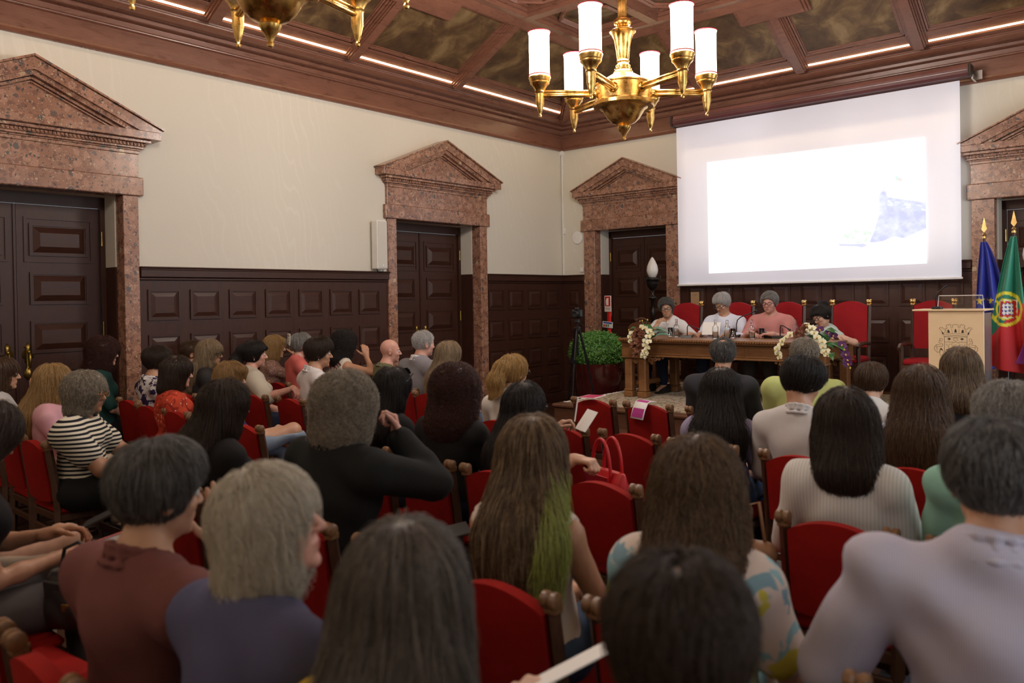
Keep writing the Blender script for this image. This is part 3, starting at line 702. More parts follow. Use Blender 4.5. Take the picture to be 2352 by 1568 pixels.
for sx in (-1, 1):
    for sy in (-1, 1):
        MB().box((sx*1.035, sy*.37, zt-.13), (.34, .13, .18), bev=.01).box((sx*1.035, sy*.37, zt-.225), (.36, .14, .02), bev=.006).build('corner_block', W_OAK, tb)
        for dx in (-.095, .095):
            l = MB(); l.box((sx*1.035+dx, sy*.37, (zt-.235)/2+.03), (.10, .10, zt-.235-.06), bev=.014); l.box((sx*1.035+dx, sy*.37, .035), (.118, .118, .07), bev=.01); l.box((sx*1.035+dx, sy*.37, .085), (.11, .11, .02), bev=.006); l.build('leg', W_OAK, tb)
        s = MB()
        for q, (px, pz, r_) in enumerate([(.0, -.27, .035), (.05, -.26, .03), (-.05, -.26, .03), (.20, -.255, .032), (.26, -.24, .028), (.31, -.235, .022), (.36, -.225, .016), (.215, -.29, .018)]):
            s.tube([(sx*(1.035-px)+r_*.8*math.cos(a*PI/5), sy*.385, zt+pz+r_*.8*math.sin(a*PI/5)) for a in range(11)], r_*.35, 5); s.ball((sx*(1.035-px), sy*.385, zt+pz), r_*.45, 6, 5)
        tag(s.build('carved_scroll', W_OAK, tb, smooth=True), kind='stuff')
    MB().box((sx*1.035, 0, .16), (.08, .66, .05), bev=.01).build('stretcher', W_OAK, tb)

# ================================================================ flowers
PET = {}
def petal_mat(name, c1, c2): 
    return pmat(name, c1, c2, 30, .6)
CREAM = petal_mat('cream_petal', (.82, .80, .62), (.70, .68, .42)); BRONZE = petal_mat('bronze_petal', (.34, .15, .085), (.19, .075, .045)); PURPLE = petal_mat('purple_petal', (.12, .012, .13), (.05, .006, .06))
LEAFM = pmat('dark_leaf', (.045, .15, .035), (.02, .08, .02), 12, .4); LEAFP = pmat('pale_leaf', (.14, .28, .20), (.09, .20, .14), 12, .45); YEL = pmat('orchid_centre', (.75, .55, .10), (.5, .3, .05), 30, .6)
def petal(mb, ang, L, wd, cup, z0=0.0):
    V = []; F = []
    for i in range(5):
        t = i/4; ww = wd*math.sin(PI*min(.97, t*.86+.12))
        for j in (-1, 0, 1):
            r = L*t; V.append((r*math.cos(ang)-j*ww*math.sin(ang), r*math.sin(ang)+j*ww*math.cos(ang), z0+cup*t*t*L-abs(j)*-.10*ww))
    for i in range(4):
        for j in range(2): a = i*3+j; F.append((a, a+3, a+4, a+1))
    mb.add(V, F)
def orchid_mesh(m):
    b = MB()
    for k in range(3): petal(b, PI/2+k*2*PI/3, .034, .012, .15)
    for k in (0, 1): petal(b, 0.15 if k == 0 else PI-.15, .036, .022, .25, .002)
    me = b.mesh('orchid', True); me.materials.append(m); return me
def rose_mesh(m):
    b = MB(); r_ = random.Random(5)
    for ring, (n, L, cup) in enumerate(((6, .055, .35), (5, .045, .8), (4, .033, 1.5), (3, .022, 2.4))):
        for k in range(n): petal(b, k*2*PI/n+ring*.5, L, L*.55, cup)
    me = b.mesh('rose', True); me.materials.append(m); return me
def leaf_mesh(m, L=.13, wd=.03):
    b = MB(); V = []; F = []
    for i in range(7):
        t = i/6; ww = wd*math.sin(PI*(t*.93+.04))
        for j in (-1, 0, 1): V.append((j*ww, L*t, .02*math.sin(t*2.4)-.035*t*t+abs(j)*ww*.35))
    for i in range(6):
        for j in range(2): a = i*3+j; F.append((a, a+1, a+4, a+3))
    b.add(V, F); me = b.mesh('leaf', True); me.materials.append(m); return me
lip = MB(); lip.ball((0, -.006, .012), (.007, .010, .008), 6, 5); LIP = lip.mesh('orchid_lip', True); LIP.materials.append(YEL)
ORC, ORP, ROS = orchid_mesh(CREAM), orchid_mesh(PURPLE), rose_mesh(BRONZE)
LF1, LF2 = leaf_mesh(LEAFM), leaf_mesh(LEAFP, .17, .035)
def put(me, parent, loc, nrm, spin=0, s=1.0, name=None):
    o = link(name or me.name.split('.')[0], me, None, parent); o.location = loc
    q = Vector(nrm).normalized().to_track_quat('Z', 'Y'); o.rotation_euler = (q.to_matrix() @ Matrix.Rotation(spin, 3, 'Z')).to_euler(); o.scale = (s, s, s); return o
def flowers(loc, label, items):
    t = empty('flower_arrangement', loc, label=label, cat='flowers'); rf = random.Random(11)
    base = MB(); base.ball((0, .04, .05), (.13, .06, .05), 10, 6); base.build('moss_base', LEAFM, t, smooth=True)
    for kind, x, y, z, s in items:
        nrm = (rf.uniform(-.5, .5)+x*1.2+.25, -1, .35+rf.uniform(-.3, .4)+z*.8)
        if kind == 'o': o = put(ORC, t, (x, y, z), nrm, rf.uniform(-.6, .6), s); p = link('orchid_lip', LIP, None, o)
        elif kind == 'p': o = put(ORP, t, (x, y, z), nrm, rf.uniform(-.6, .6), s); link('orchid_lip', LIP, None, o)
        elif kind == 'r': put(ROS, t, (x, y, z), nrm, rf.uniform(0, 6), s)
        elif kind == 'l': put(LF1, t, (x, y, z), (rf.uniform(-.3, .3), -.5, 1), rf.uniform(-2.6, 2.6), s)
        elif kind == 'L': put(LF2, t, (x, y, z), (.2, -.4, 1), -1.2-rf.uniform(0, .5), s)
        elif kind == 's':
            tu = MB(); tu.tube([(0, 0, .03), (x*.5, y*.5, z*.6+.04), (x, y, z)], .003, 5); tu.build('stem', LEAFM, t)
            bd = MB(); bd.ball((x, y, z), (.009, .009, .012), 6, 5); bd.build('bud', YEL, t)
    return t
g = random.Random(21)
itL = [('r', -.08, -.05, .03, 1.1), ('r', -.03, -.07, -.03, 1.15), ('r', -.10, -.06, -.07, 1.0), ('r', -.04, -.07, -.12, 1.05), ('r', -.075, -.06, -.17, .9), ('r', -.055, -.05, .085, 1.0), ('r', .0, -.06, .05, .9)]
itL += [('o', x, y, z, 1.15) for x, y, z in ((.05, -.05, .12), (.0, -.05, .135), (.10, -.06, .09), (.09, -.07, .03), (.06, -.08, -.02), (.10, -.08, -.03), (.055, -.08, -.07), (.085, -.08, -.10), (.05, -.08, -.14), (.03, -.08, -.18), (.065, -.08, -.165), (-.14, -.05, .06), (-.16, -.05, .02), (-.15, -.06, -.02), (.02, -.07, -.20), (.13, -.05, .06))]
itL += [('l', -.06, 0, .14, 1.0), ('l', .0, .0, .15, 1.0), ('L', .12, -.02, .08, 1.1), ('L', .16, -.03, .04, 1.0), ('l', -.1, 0, .12, .9), ('L', .1, 0, .12, .8), ('s', -.20, -.02, .10, 1), ('s', .03, .02, .22, 1), ('s', -.04, .02, .21, 1), ('s', -.18, -.03, .08, 1), ('l', .05, -.03, -.04, .7)]
flowers((2.96, -2.40, 1.166), 'white orchids and bronze roses spilling over the left front corner of the table', itL)
itR = [('o', x, y, z, 1.15) for x, y, z in ((-.33, -.07, -.02), (-.36, -.08, -.06), (-.31, -.07, .02), (-.35, -.09, -.11), (-.33, -.09, -.15), (-.28, -.05, .05), (-.24, -.04, .08), (-.37, -.09, -.08), (-.08, -.02, .17), (-.05, -.04, .13), (.0, -.05, .10), (.03, -.06, .06), (.02, -.07, .01), (.08, -.06, .02), (.09, -.07, -.03), (.12, -.07, -.07), (.10, -.08, -.09), (.135, -.08, -.11), (.05, -.06, -.01), (-.02, -.05, .15))]
itR += [('p', x, y, z, 1.3) for x, y, z in ((-.07, -.06, .03), (-.04, -.07, -.01), (-.09, -.06, -.02), (-.06, -.07, -.05), (.14, -.02, .10), (.17, -.02, .08), (.04, 0, .13), (.28, -.06, -.05), (.30, -.06, -.10), (.31, -.06, -.15), (.32, -.06, -.19), (.27, -.06, -.01), (-.02, -.08, -.04))]
itR += [('r', -.16, -.04, .07, 1.1), ('r', -.12, -.06, .04, 1.1), ('r', -.10, -.03, .14, 1.0), ('r', -.15, -.06, .01, 1.0), ('l', -.22, -.05, -.02, 1.1), ('l', -.2, -.05, .0, 1.1), ('l', .08, 0, .11, 1.1), ('l', .12, -.02, .05, 1.2), ('l', .16, -.04, .0, 1.2), ('l', .19, -.05, -.05, 1.2), ('l', .17, -.05, -.09, 1.0), ('l', .1, -.01, .13, 1.0), ('s', .34, -.05, -.23, 1), ('l', -.17, -.06, -.06, .9), ('L', .2, -.04, -.02, .7), ('l', .14, -.05, -.04, 1.1)]
flowers((4.93, -2.40, 1.166), 'long spray of cream orchids with purple blooms on the right end of the table', itR)

# ================================================================ things on the table
TZ = 1.1655
def bottle(x, y, label, h=.215, r=.034, n=0):
    t = empty('water_bottle', (x, y, TZ), label=label, cat='bottle', group='glass water bottles on the panel table')
    b = MB(); b.lathe([(0, 0), (r*.9, 0), (r, .006), (r*1.02, h*.55), (r*.95, h*.64), (r*.45, h*.72), (r*.40, h*.80), (r*.40, h*.97), (r*.46, h), (r*.38, h), (r*.33, h*.97), (r*.33, h*.76), (r*.85, h*.62), (r*.92, h*.5), (r*.9, .014), (0, .012)], 20); b.build('bottle_body', GLASS, t, smooth=True)
    return t
def glass(x, y, label, h=.11):
    t = empty('drinking_glass', (x, y, TZ), label=label, cat='glass', group='tumblers on the panel table')
    b = MB(); b.lathe([(0, 0), (.027, 0), (.030, .004), (.034, h), (.0315, h), (.028, .014), (0, .012)], 20); b.build('glass_body', GLASS, t, smooth=True); return t
bottle(3.099, -1.90, 'glass water bottle in front of the man in white')
bottle(3.70, -2.10, 'left one of two close glass bottles before the man in pale blue')
bottle(3.85, -2.12, 'right one of two close glass bottles before the man in pale blue')
bottle(4.08, -1.99, 'round glass bottle beside the long gooseneck microphone')
bottle(4.40, -1.55, 'glass bottle half hidden behind the orchid spray')
glass(2.975, -1.82, 'tumbler standing nearest the left flowers')
glass(3.80, -1.86, 'tumbler between the pair of bottles and the gooseneck microphone')
glass(4.08, -1.72, 'tumbler beside the grey box before the man in pink')
def mic(x, y, rz, label, tall):
    t = empty('table_microphone', (x, y, TZ), rz, label=label, cat='microphone')
    b = MB(); b.prism([(-.055, 0), (.055, 0), (.045, .022), (.0, .034), (-.045, .026)], .12, (-.06, 0, 0), (0, 1, 0), (0, 0, 1), (1, 0, 0)); b.build('base', BLACK, t)
    b = MB()
    if tall: P = [(0, .02, .02), (0, .02, .15), (.02, .01, .20), (.08, -.02, .235), (.20, -.06, .27), (.29, -.09, .30)]
    else: P = [(0, .02, .02), (0, .02, .12), (.01, .02, .145), (.05, .01, .14), (.12, -.01, .11)]
    b.tube(P, .006, 8); b.build('gooseneck', BLACK, t, smooth=True)
    b = MB(); b.tube([P[-1], tuple(np.array(P[-1])+(np.array(P[-1])-np.array(P[-2]))*.45)], [.010, .012], 10); b.build('capsule', BLACK, t, smooth=True)
mic(3.72, -1.62, -.1, 'gooseneck microphone bending up to the man in pink polo', True)
mic(3.28, -1.98, .3, 'low black table microphone before the man in white', False)
mic(4.28, -1.72, -.2, 'black table microphone tipped toward the orchid spray', False)
MB().box((0, 0, .032), (.105, .06, .064), bev=.004)
t = empty('conference_unit', (4.13, -1.66, TZ), label='small dark grey box unit on the table before the man in pink', cat='device')
MB().box((0, 0, .030), (.11, .07, .060), bev=.004).build('unit_body', pmat('grey_unit', (.10, .10, .095), None, 10, .4), t); MB().box((0, .01, .066), (.118, .09, .010), bev=.003).build('unit_lid', pmat('pale_unit', (.45, .44, .42), None, 10, .4), t)
o = MB().box((0, 0, .004), (.15, .08, .008), bev=.003).build('tablet', BLACK, loc=(3.02, -1.70, TZ)); tag(o, 'black folder lying flat before the man in white shirt', 'folder')
o = MB(); o.tube([(-.07, 0, .02), (-.02, .01, .018), (-.02, -.03, .02), (-.06, -.035, .02), (-.07, 0, .02)], .003, 5); o.tube([(.07, 0, .02), (.02, .01, .018), (.02, -.03, .02), (.06, -.035, .02), (.07, 0, .02)], .003, 5); o.tube([(-.02, .0, .018), (.02, .0, .018)], .003, 5); o.tube([(-.07, 0, .018), (-.06, .1, .004)], .003, 5); o.tube([(.07, 0, .018), (.06, .1, .004)], .003, 5)
tag(o.build('reading_glasses', CHROME, loc=(3.26, -1.62, TZ), rz=.5, smooth=True), 'folded pair of glasses left on the table top', 'glasses')

# ================================================================ podium
pd = empty('lectern', (6.13, -2.0, ST+.012), label='pale maple lectern with a printed town crest and clear reading shield', cat='lectern')
zp = 1.478-ST-.012
MB().box((0, -.19, zp/2), (.455, .025, zp), bev=.003).build('front_panel', W_PODF, pd)
SIDEM = pmat('lectern_side', (.16, .15, .15), (.12, .11, .11), 6, .3)
for s in (-1, 1): MB().box((s*.215, .0, zp/2-.01), (.02, .36, zp-.02)).build('side_panel', SIDEM, pd)
MB().box((-.06, .0, zp+.008), (.60, .46, .016), bev=.004).build('top_board', W_PODF, pd)
ac = MB(); ac.box((.02, -.10, zp+.078), (.36, .006, .125), rx=-.25); ac.build('acrylic_shield', GLASS, pd)
e = MB(); e.tube([(-.165, -.12, zp+.02), (-.16, -.085, zp+.142), (.20, -.085, zp+.142), (.215, -.12, zp+.018)], .0035, 6); e.build('shield_edge', WHITEP, pd)
m_ = MB(); m_.box((-.17, -.11, zp+.028), (.085, .09, .028), bev=.008); m_.build('microphone_base', BLACK, pd)
m_ = MB(); m_.tube([(-.18, -.10, zp+.03), (-.183, -.10, zp+.12), (-.165, -.10, zp+.17), (-.12, -.10, zp+.21), (-.10, -.10, zp+.228), (-.085, -.10, zp+.232)], [.005, .005, .005, .005, .006, .011], 8); m_.build('microphone_neck', DARKM, pd, smooth=True)
INK = pmat('crest_ink', (.045, .028, .018), (.03, .02, .012), 30, .6)
cr = MB(); K = .0033      # crest strokes drawn in units read off the emblem
def stroke(pts, w=.9, mirror=True, close=False):
    P = [(x*K, -.2035, -y*K) for x, y in pts]
    if close: P.append(P[0])
    cr.tube(P, w*.0011, 4)
    if mirror: cr.tube([(-x, y, z) for x, y, z in P], w*.0011, 4)
def fillp(pts, mirror=True):
    for s in ((1, -1) if mirror else (1,)): cr.prism([(s*x*K, -y*K) for x, y in pts], .0012, (0, -.2042, 0), (1, 0, 0), (0, 0, 1), (0, 1, 0))
stroke([(-29, -12), (-20, -14), (0, -15.5), (20, -14), (29, -12)], 1, False); stroke([(-27, -17), (-14, -19.5), (0, -20.5), (14, -19.5), (27, -17)], .8, False); stroke([(-29, -12), (-30, -16), (-27, -17)], .8)
stroke([(-30, -18), (-37, -31), (-41, -34), (-38, -38), (-35, -35), (-33, -39), (-30, -34), (-28, -32)]); stroke([(-28, -32), (-22, -36), (-20, -36)]); stroke([(-20, -36), (-24, -42), (-20, -46), (-17, -43), (-15, -47), (-11, -45), (-12, -38), (-7, -38)]); stroke([(-7, -38), (-7, -44), (-4, -47), (0, -45)]); stroke([(-30, -18), (-26, -28), (-22, -34)], .6); stroke([(-8, -21), (-9, -36)], .5); stroke([(-22, -20), (-26, -31)], .5)
fillp([(-3, -24), (3, -24), (2, -31), (0, -34), (-2, -31)], False); fillp([(-20, -22), (-14, -23), (-16, -30), (-18, -32), (-20, -29)]); fillp([(-33, -18), (-29, -19), (-33, -26), (-34, -24)])
stroke([(-28, -12), (-28, 28), (-24, 38), (-10, 44), (0, 46)], 1.1); stroke([(-28, 3), (-6, 3)], .8); stroke([(-27, -11), (27, -11)], .9, False)
stroke([(-16, 2), (-16, -3)], .8); fillp([(-21, -5), (-16, -9), (-11, -5), (-16, -3)]); stroke([(0, 1), (-6, -3), (-5, -8), (0, -6), (5, -8), (6, -3), (0, 1)], .9, False); stroke([(-4, -9), (0, -11), (4, -9)], .8, False)
stroke([(-8, 6), (0, 3), (8, 6), (12, 10), (4, 13), (0, 10), (-4, 13), (-12, 10), (-8, 6)], .9, False); stroke([(-10, 15), (10, 15)], .9, False); stroke([(-24, 8), (-18, 16), (-15, 8)], .9); stroke([(-19, 24), (-17, 16), (-14, 24)], .9); fillp([(-25, 24), (-8, 24), (-10, 26.5), (-22, 26)]); stroke([(-12, 22), (-6, 18), (-3, 24)], .8); fillp([(-3, 27), (0, 23), (3, 27)], False)
stroke([(-39, -2), (-40, -6), (-36, -7), (-33, -5), (-34, 0), (-37, 2)], .9, close=True); stroke([(-40, -2), (-42, 4), (-40, 8), (-36, 6), (-32, 10), (-34, 16)], 1); stroke([(-34, 16), (-48, 17), (-48, 11), (-38, 11)], .9); stroke([(-48, 11), (-54, 18), (-53, 26), (-46, 33), (-41, 32), (-37, 24)], 1.2); stroke([(-48, 17), (-46, 28)], .9); fillp([(-40, 24), (-36, 20), (-31, 28), (-35, 26)]); stroke([(-36, 22), (-30, 32)], .9); stroke([(-40, 24), (-40, 38), (-36, 44)], .9)
o = cr.build('crest', INK, pd); o.location = (.0, -.0005, zp-.275)

# ================================================================ flags
def cloth(name, loc, top, H, edge, colfn, folds, m, label):
    """hanging flag: edge(v) -> (left, right) offsets from the pole, folds sets depth"""
    t = empty(name, loc, label=label, cat='flag')
    nu, nv = 90, 130; V = []; Cc = []; F = []
    for j in range(nv+1):
        v = j/nv; l, r_ = edge(v)
        for i in range(nu+1):
            u = i/nu; amp = .045*min(1, v*2.2+.12)
            ph = folds*u*2*PI+.9*math.sin(v*3.0)
            sw = u+.045*math.sin(ph)*min(1, v*2)
            x = l+(r_-l)*sw; y = amp*math.sin(ph)-.075; lo = H*v*(1-.10*u*0)+edge.drop(u)*v
            V.append((x, y, top-lo)); Cc.append(colfn(u, v, x, lo))
    for j in range(nv):
        for i in range(nu): a = j*(nu+1)+i; F.append((a, a+nu+1, a+nu+2, a+1))
    me = mesh_np('flag_cloth', V, np.array(F), True)
    at = me.color_attributes.new('Col', 'FLOAT_COLOR', 'POINT'); at.data.foreach_set('color', np.array([(*c, 1) for c in Cc], np.float32).ravel())
    o = link('flag_cloth', me, m, t); so = o.modifiers.new('thick', 'SOLIDIFY'); so.thickness = .003
    p = MB(); p.lathe([(.013, 0), (.013, top+.05)], 10); p.lathe([(.15, 0), (.15, .015), (.03, .04), (.02, .06)], 20); p.build('pole', W_DARK, t, smooth=False)
    f = MB(); f.lathe([(.016, top+.03), (.020, top+.04), (.020, top+.055), (.012, top+.062), (.017, top+.07), (.022, top+.078), (.012, top+.088), (.008, top+.095), (.010, top+.10)], 14); z = top+.10
    f.prism([(0, 0), (.012, .012), (.026, .035), (.018, .065), (.006, .13), (0, .155), (-.006, .13), (-.018, .065), (-.026, .035), (-.012, .012)], .008, (0, -.004, z), (1, 0, 0), (0, 0, 1), (0, 1, 0)); f.build('finial', GILT, t)
    return t
FLAGM, nt, b = newmat('flag_satin'); at = nt.nodes.new('ShaderNodeVertexColor'); at.layer_name = 'Col'
_v = coords(nt, (1, 1, 1)); nt.links.new(mix(nt, .12, at.outputs['Color'], ramp(nt, noise(nt, _v, 300, 2), [(.3, .0), (.7, .6)]), 'MULTIPLY'), b.inputs['Base Color']); b.inputs['Roughness'].default_value = .5; b.inputs['Sheen Weight'].default_value = .2
class Edge:
    def __init__(s, f, d): s.f = f; s.d = d
    def __call__(s, v): return s.f(v)
    def drop(s, u): return s.d(u)
def star(px, pz, cx, cz, r):
    a = math.atan2(px-cx, pz-cz); d = math.hypot(px-cx, pz-cz); k = 2*PI/5; a = abs((a+k/2) % k-k/2)
    rin = r*.40; ax, ay = r, 0.0; bx, by = rin*math.cos(k/2), rin*math.sin(k/2); x, y = d*math.cos(a), d*math.sin(a)
    return (bx-ax)*(y-ay)-(by-ay)*(x-ax) > 0 and d < r
def eu(u, v, x, lo):
    for cx, cz, r in ((-.035, .60, .052), (.065, .60, .040), (.11, .685, .04)):
        if star(x, -lo, cx, -cz, r): return (.80, .62, .04)
    return (.012, .022, .30)
FZ = ST+.012
cloth('flag', (6.165, -1.02, FZ), 2.16-FZ, 1.30, Edge(lambda v: (-.02-.07*min(1, v*2.0), .03+.34*v**.8), lambda u: .10-.28*u), eu, 2.6, FLAGM, 'blue flag with yellow stars on a pole just behind the lectern')
def pt(u, v, x, lo):
    d = lo-.60-.42*(x+.02)*-1.0    # boundary between the two fields runs down toward the fly
    cx, cz = -.065, .70; r = math.hypot((x-cx)/.85, lo-cz)
    base = (.012, .20, .12) if lo < .80+ (x+.05)*1.0*-1.15 else (.60, .008, .012)
    Yl = (.80, .72, .03)
    if r < .17:
        if r > .138: return Yl
        if abs((lo-cz)-(x-cx)*.9) < .013 or abs((lo-cz)+(x-cx)*.9) < .013 or abs(abs(r-.095)) < .010: base2 = Yl
        else: base2 = base
        sx, sz = x-cx-.02, lo-cz-.0
        sh = max(abs(sx)/.072, abs(sz-.0)/.088)
        if sh < 1 and not (sz > .03 and math.hypot(sx, sz-.03) > .072):
            if sh > .9: return (.8, .78, .72)
            if max(abs(sx)/.042, abs(sz)/.055) < 1: return (.02, .04, .28) if math.hypot((sx % .028)-.014, (sz % .036)-.018) < .010 else (.82, .80, .76)
            if math.hypot((sx % .046)-.023, (sz % .05)-.025) < .010: return Yl
            return (.58, .010, .014)
        return base2
    return base
cloth('flag', (6.475, -1.36, FZ), 2.18-FZ, 1.22, Edge(lambda v: (-.015-.27*v**.85, .03+.16*v), lambda u: .02+.12*u), pt, 1.7, FLAGM, 'green and red flag with a yellow armillary emblem beside the blue flag')
def tf(u, v, x, lo): return (.80, .78, .76) if (lo < .90+.5*x) else (.20, .012, .17)
cloth('flag', (6.78, -1.72, FZ), 2.12-FZ, 1.14, Edge(lambda v: (-.01-.235*v**1.6, .03+.2*v), lambda u: .05*u), tf, 1.8, FLAGM, 'white and purple flag cut by the right edge of the picture')

# ================================================================ standing lamps
FROST = pmat('frosted_glass', (.72, .71, .68), (.62, .61, .58), 6, .35, coat=.3)
IRON = pmat('black_bronze', (.020, .018, .017), (.035, .030, .026), 14, .3, .7)
def torchere(x, y, z0, label):
    t = empty('floor_lamp', (x, y, z0), label=label, cat='lamp'); H = 2.22-z0
    g_ = MB(); g_.lathe([(.03, H-.30), (.055, H-.285), (.082, H-.23), (.088, H-.19), (.078, H-.13), (.052, H-.07), (.022, H-.02), (0, H)], 20); 
    for v in g_.v: v[:, 0] *= .9
    g_.build('flame_globe', FROST, t, smooth=True)
    b = MB(); b.lathe([(.025, H-.47), (.04, H-.46), (.075, H-.42), (.088, H-.37), (.085, H-.335), (.095, H-.33), (.098, H-.31), (.085, H-.30), (.04, H-.29)], 20); b.build('cup', IRON, t, smooth=True)
    b = MB(); b.lathe([(.16, 0), (.16, .03), (.11, .06), (.05, .10), (.03, .16), (.045, .20), (.028, .26), (.024, .5), (.022, H-.85), (.04, H-.80), (.026, H-.76), (.024, H-.62), (.055, H-.60), (.07, H-.58), (.035, H-.56), (.02, H-.53), (.025, H-.47)], 16); b.build('standard', IRON, t, smooth=True)
    b = MB()
    for s in (-1, 1): b.tube([(s*.07, 0, H-.37), (s*.115, 0, H-.34), (s*.13, 0, H-.29), (s*.115, 0, H-.26), (s*.10, 0, H-.28)], .008, 6)
    b.build('scroll_handles', IRON, t, smooth=True)
torchere(1.96, -.50, ST, 'dark bronze floor lamp with a flame-shaped frosted globe before the back door')
torchere(6.52, -.62, ST, 'dark floor lamp with frosted globe partly hidden behind the green and red flag')

# ================================================================ pot, tripod, sign, carved chair
t = empty('potted_shrub', (1.77, -1.62, 0), label='bushy round green shrub in a glossy oxblood pot beside the platform', cat='plant')
POTM = pmat('oxblood_glaze', (.075, .012, .010), (.045, .008, .008), 6, .12, coat=.5)
b = MB(); b.lathe([(.20, 0), (.22, .01), (.27, .2), (.315, .5), (.335, .76), (.335, .79), (.31, .79), (.30, .70), (0, .70)], 40); b.build('pot', POTM, t, auto=50)
FOL = pmat('shrub_leaf', (.16, .36, .075), (.055, .19, .03), 3.5, .5, lo=.35, hi=.65)
rs = np.random.RandomState(5); n = 9000
d = rs.normal(size=(n, 3)); d /= np.linalg.norm(d, axis=1)[:, None]; rad = .80+.22*rs.rand(n)**.5
c = d*np.array([.375, .36, .27])*rad[:, None]+np.array([0, 0, .93]); c = c[c[:, 2] > .76]; n = len(c); d = d[:n]
u = rs.normal(size=(n, 3)); u /= np.linalg.norm(u, axis=1)[:, None]; w_ = np.cross(u, rs.normal(size=(n, 3))); w_ /= np.linalg.norm(w_, axis=1)[:, None]
L = (.028+.028*rs.rand(n))[:, None]; W_ = .006
V = np.stack([c, c+u*L*.5+w_*W_, c+u*L, c+u*L*.5-w_*W_], 1).reshape(-1, 3)
o = link('foliage', mesh_np('foliage', V, np.arange(4*n).reshape(n, 4)), FOL, t); tag(o, kind='stuff')
b = MB(); b.ball((0, 0, .90), (.31, .30, .20), 14, 8); b.build('inner_twigs', LEAFM, t, smooth=True)
t = empty('camera_tripod', (1.875, -2.22, 0), .25, label='black photo camera on a thin tripod standing left of the shrub', cat='tripod')
hz = 1.27
for k in range(3):
    a = PI/2+k*2*PI/3+PI; x, y = math.cos(a), math.sin(a); l = MB()
    l.tube([(x*.03, y*.03, hz-.03), (x*.12, y*.12, hz-.42)], .017, 8); l.tube([(x*.12, y*.12, hz-.42), (x*.20, y*.20, .40)], .012, 8); l.tube([(x*.20, y*.20, .40), (x*.28, y*.28, .01)], .009, 8); l.box((x*.12, y*.12, hz-.42), (.04, .04, .05)); l.box((x*.2, y*.2, .40), (.03, .03, .04)); l.ball((x*.28, y*.28, .012), .014, 6, 5); l.build('leg', DARKM, t)
l = MB(); l.tube([(0, 0, hz-.35), (0, 0, hz+.06)], .014, 8); l.lathe([(.035, -.05), (.045, -.03), (.045, 0), (.03, .02)], 12, (0, 0, hz)); l.build('column', DARKM, t)
MB().lathe([(.018, .0), (.02, .03)], 10, (0, 0, hz-.02)).build('blue_ring', pmat('blue_anodised', (.02, .06, .35), None, 10, .3, .7), t)
l = MB(); l.box((0, 0, hz+.09), (.07, .06, .05), bev=.01); l.tube([(0, .03, hz+.08), (.02, .17, hz+.02)], .007, 6); l.build('head', BLACK, t)
l = MB(); l.box((0, .01, hz+.185), (.14, .07, .10), bev=.015); l.box((0, .0, hz+.245), (.06, .06, .035), bev=.012); l.build('camera_body', BLACK, t)
l = MB(); l.lathe([(.038, 0), (.04, .03), (.036, .075), (.030, .075), (.028, .05), (0, .05)], 16, (0, -.02, hz+.18), Matrix.Rotation(PI/2, 3, 'X')); l.build('lens', BLACK, t, auto=40)
t = empty('extinguisher_sign', (1.53, -.97, 0), -.35, label='red post carrying a fire extinguisher sign behind the shrub', cat='sign')
REDP = pmat('signal_red', (.60, .018, .015), (.52, .014, .012), 8, .4)
MB().box((0, 0, .76), (.05, .03, 1.50)).box((0, 0, .01), (.28, .22, .02)).build('post', REDP, t)
MB().box((0, -.02, 1.565), (.155, .006, .225), bev=.002).build('sign_plate', WHITEP, t)
MB().box((0, -.0245, 1.60), (.125, .003, .135)).build('sign_red_field', REDP, t)
b = MB(); b.prism([(-.028, .0), (.022, .0), (.022, .085), (.03, .10), (-.012, .10), (-.03, .075), (-.038, .04), (-.028, .045)], .003, (0, -.029, 1.545), (1, 0, 0), (0, 0, 1), (0, 1, 0)); b.build('extinguisher_pictogram', WHITEP, t)
SIGNK = pmat('sign_ink', (.25, .2, .18), None, 10, .6)
text('sign_text', 'Extintor', .030, SIGNK, t, (0, -.0245, 1.487), (PI/2, 0, 0), 'CENTER')
b = MB(); bars(b, -.06, .06, 1.475, 1.52, .003, -.026, -.023); b.build('sign_border', REDP, t)
MB().box((-.01, -.022, 1.27), (.235, .005, .085), rx=0, ry=.05).build('lower_plate', WHITEP, t)
BLU = pmat('sign_blue', (.04, .10, .45), None, 10, .4)
MB().box((-.005, -.026, 1.295), (.20, .003, .020), ry=.05).build('blue_strip', BLU, t)
for i, m in enumerate((REDP, LEAFM, LEAFP)): MB().box((-.09+i*.05, -.026, 1.257), (.032, .003, .034), ry=.05).build('small_pictogram', m, t)

t = empty('carved_chair', (1.93, -.95, ST), PI, label='carved walnut chair with arched back behind the left end of the table', cat='chair')
W_CARV = wood('carved_walnut', (.17, .068, .032), (.085, .034, .018), .3, (4, 4, 1), 3)
P = [(-.21, 0), (.21, 0), (.215, .28)]+[(.215*math.cos(a*PI/12), .30+.10*math.sin(a*PI/12)) for a in range(0, 13)]+[(-.215, .28)]
b = MB(); b.prism(P, .04, (0, -.22, .46), (1, 0, 0), (0, 0, 1), (0, 1, 0)); b.build('backrest', W_CARV, t)
b = MB()
for k in range(-4, 5): b.ball((k*.022, -.19, .875+.03*math.cos(k*.38)), .016, 6, 5)
for k in range(13): a = k*PI/12; b.ball((.205*math.cos(a), -.20, .76+.095*math.sin(a)), .013, 6, 5)
b.build('crest_carving', W_CARV, t, smooth=True)
MB().box((0, .02, .43), (.46, .46, .06), bev=.01).build('seat', W_CARV, t)
for s in (-1, 1):
    for q in (-1, 1): MB().box((s*.2, .02+q*.2, .2), (.045, .045, .40), bev=.01).build('leg', W_CARV, t)
MB().box((0, .2, .15), (.4, .03, .03)).box((0, -.16, .15), (.4, .03, .03)).build('stretcher', W_CARV, t)
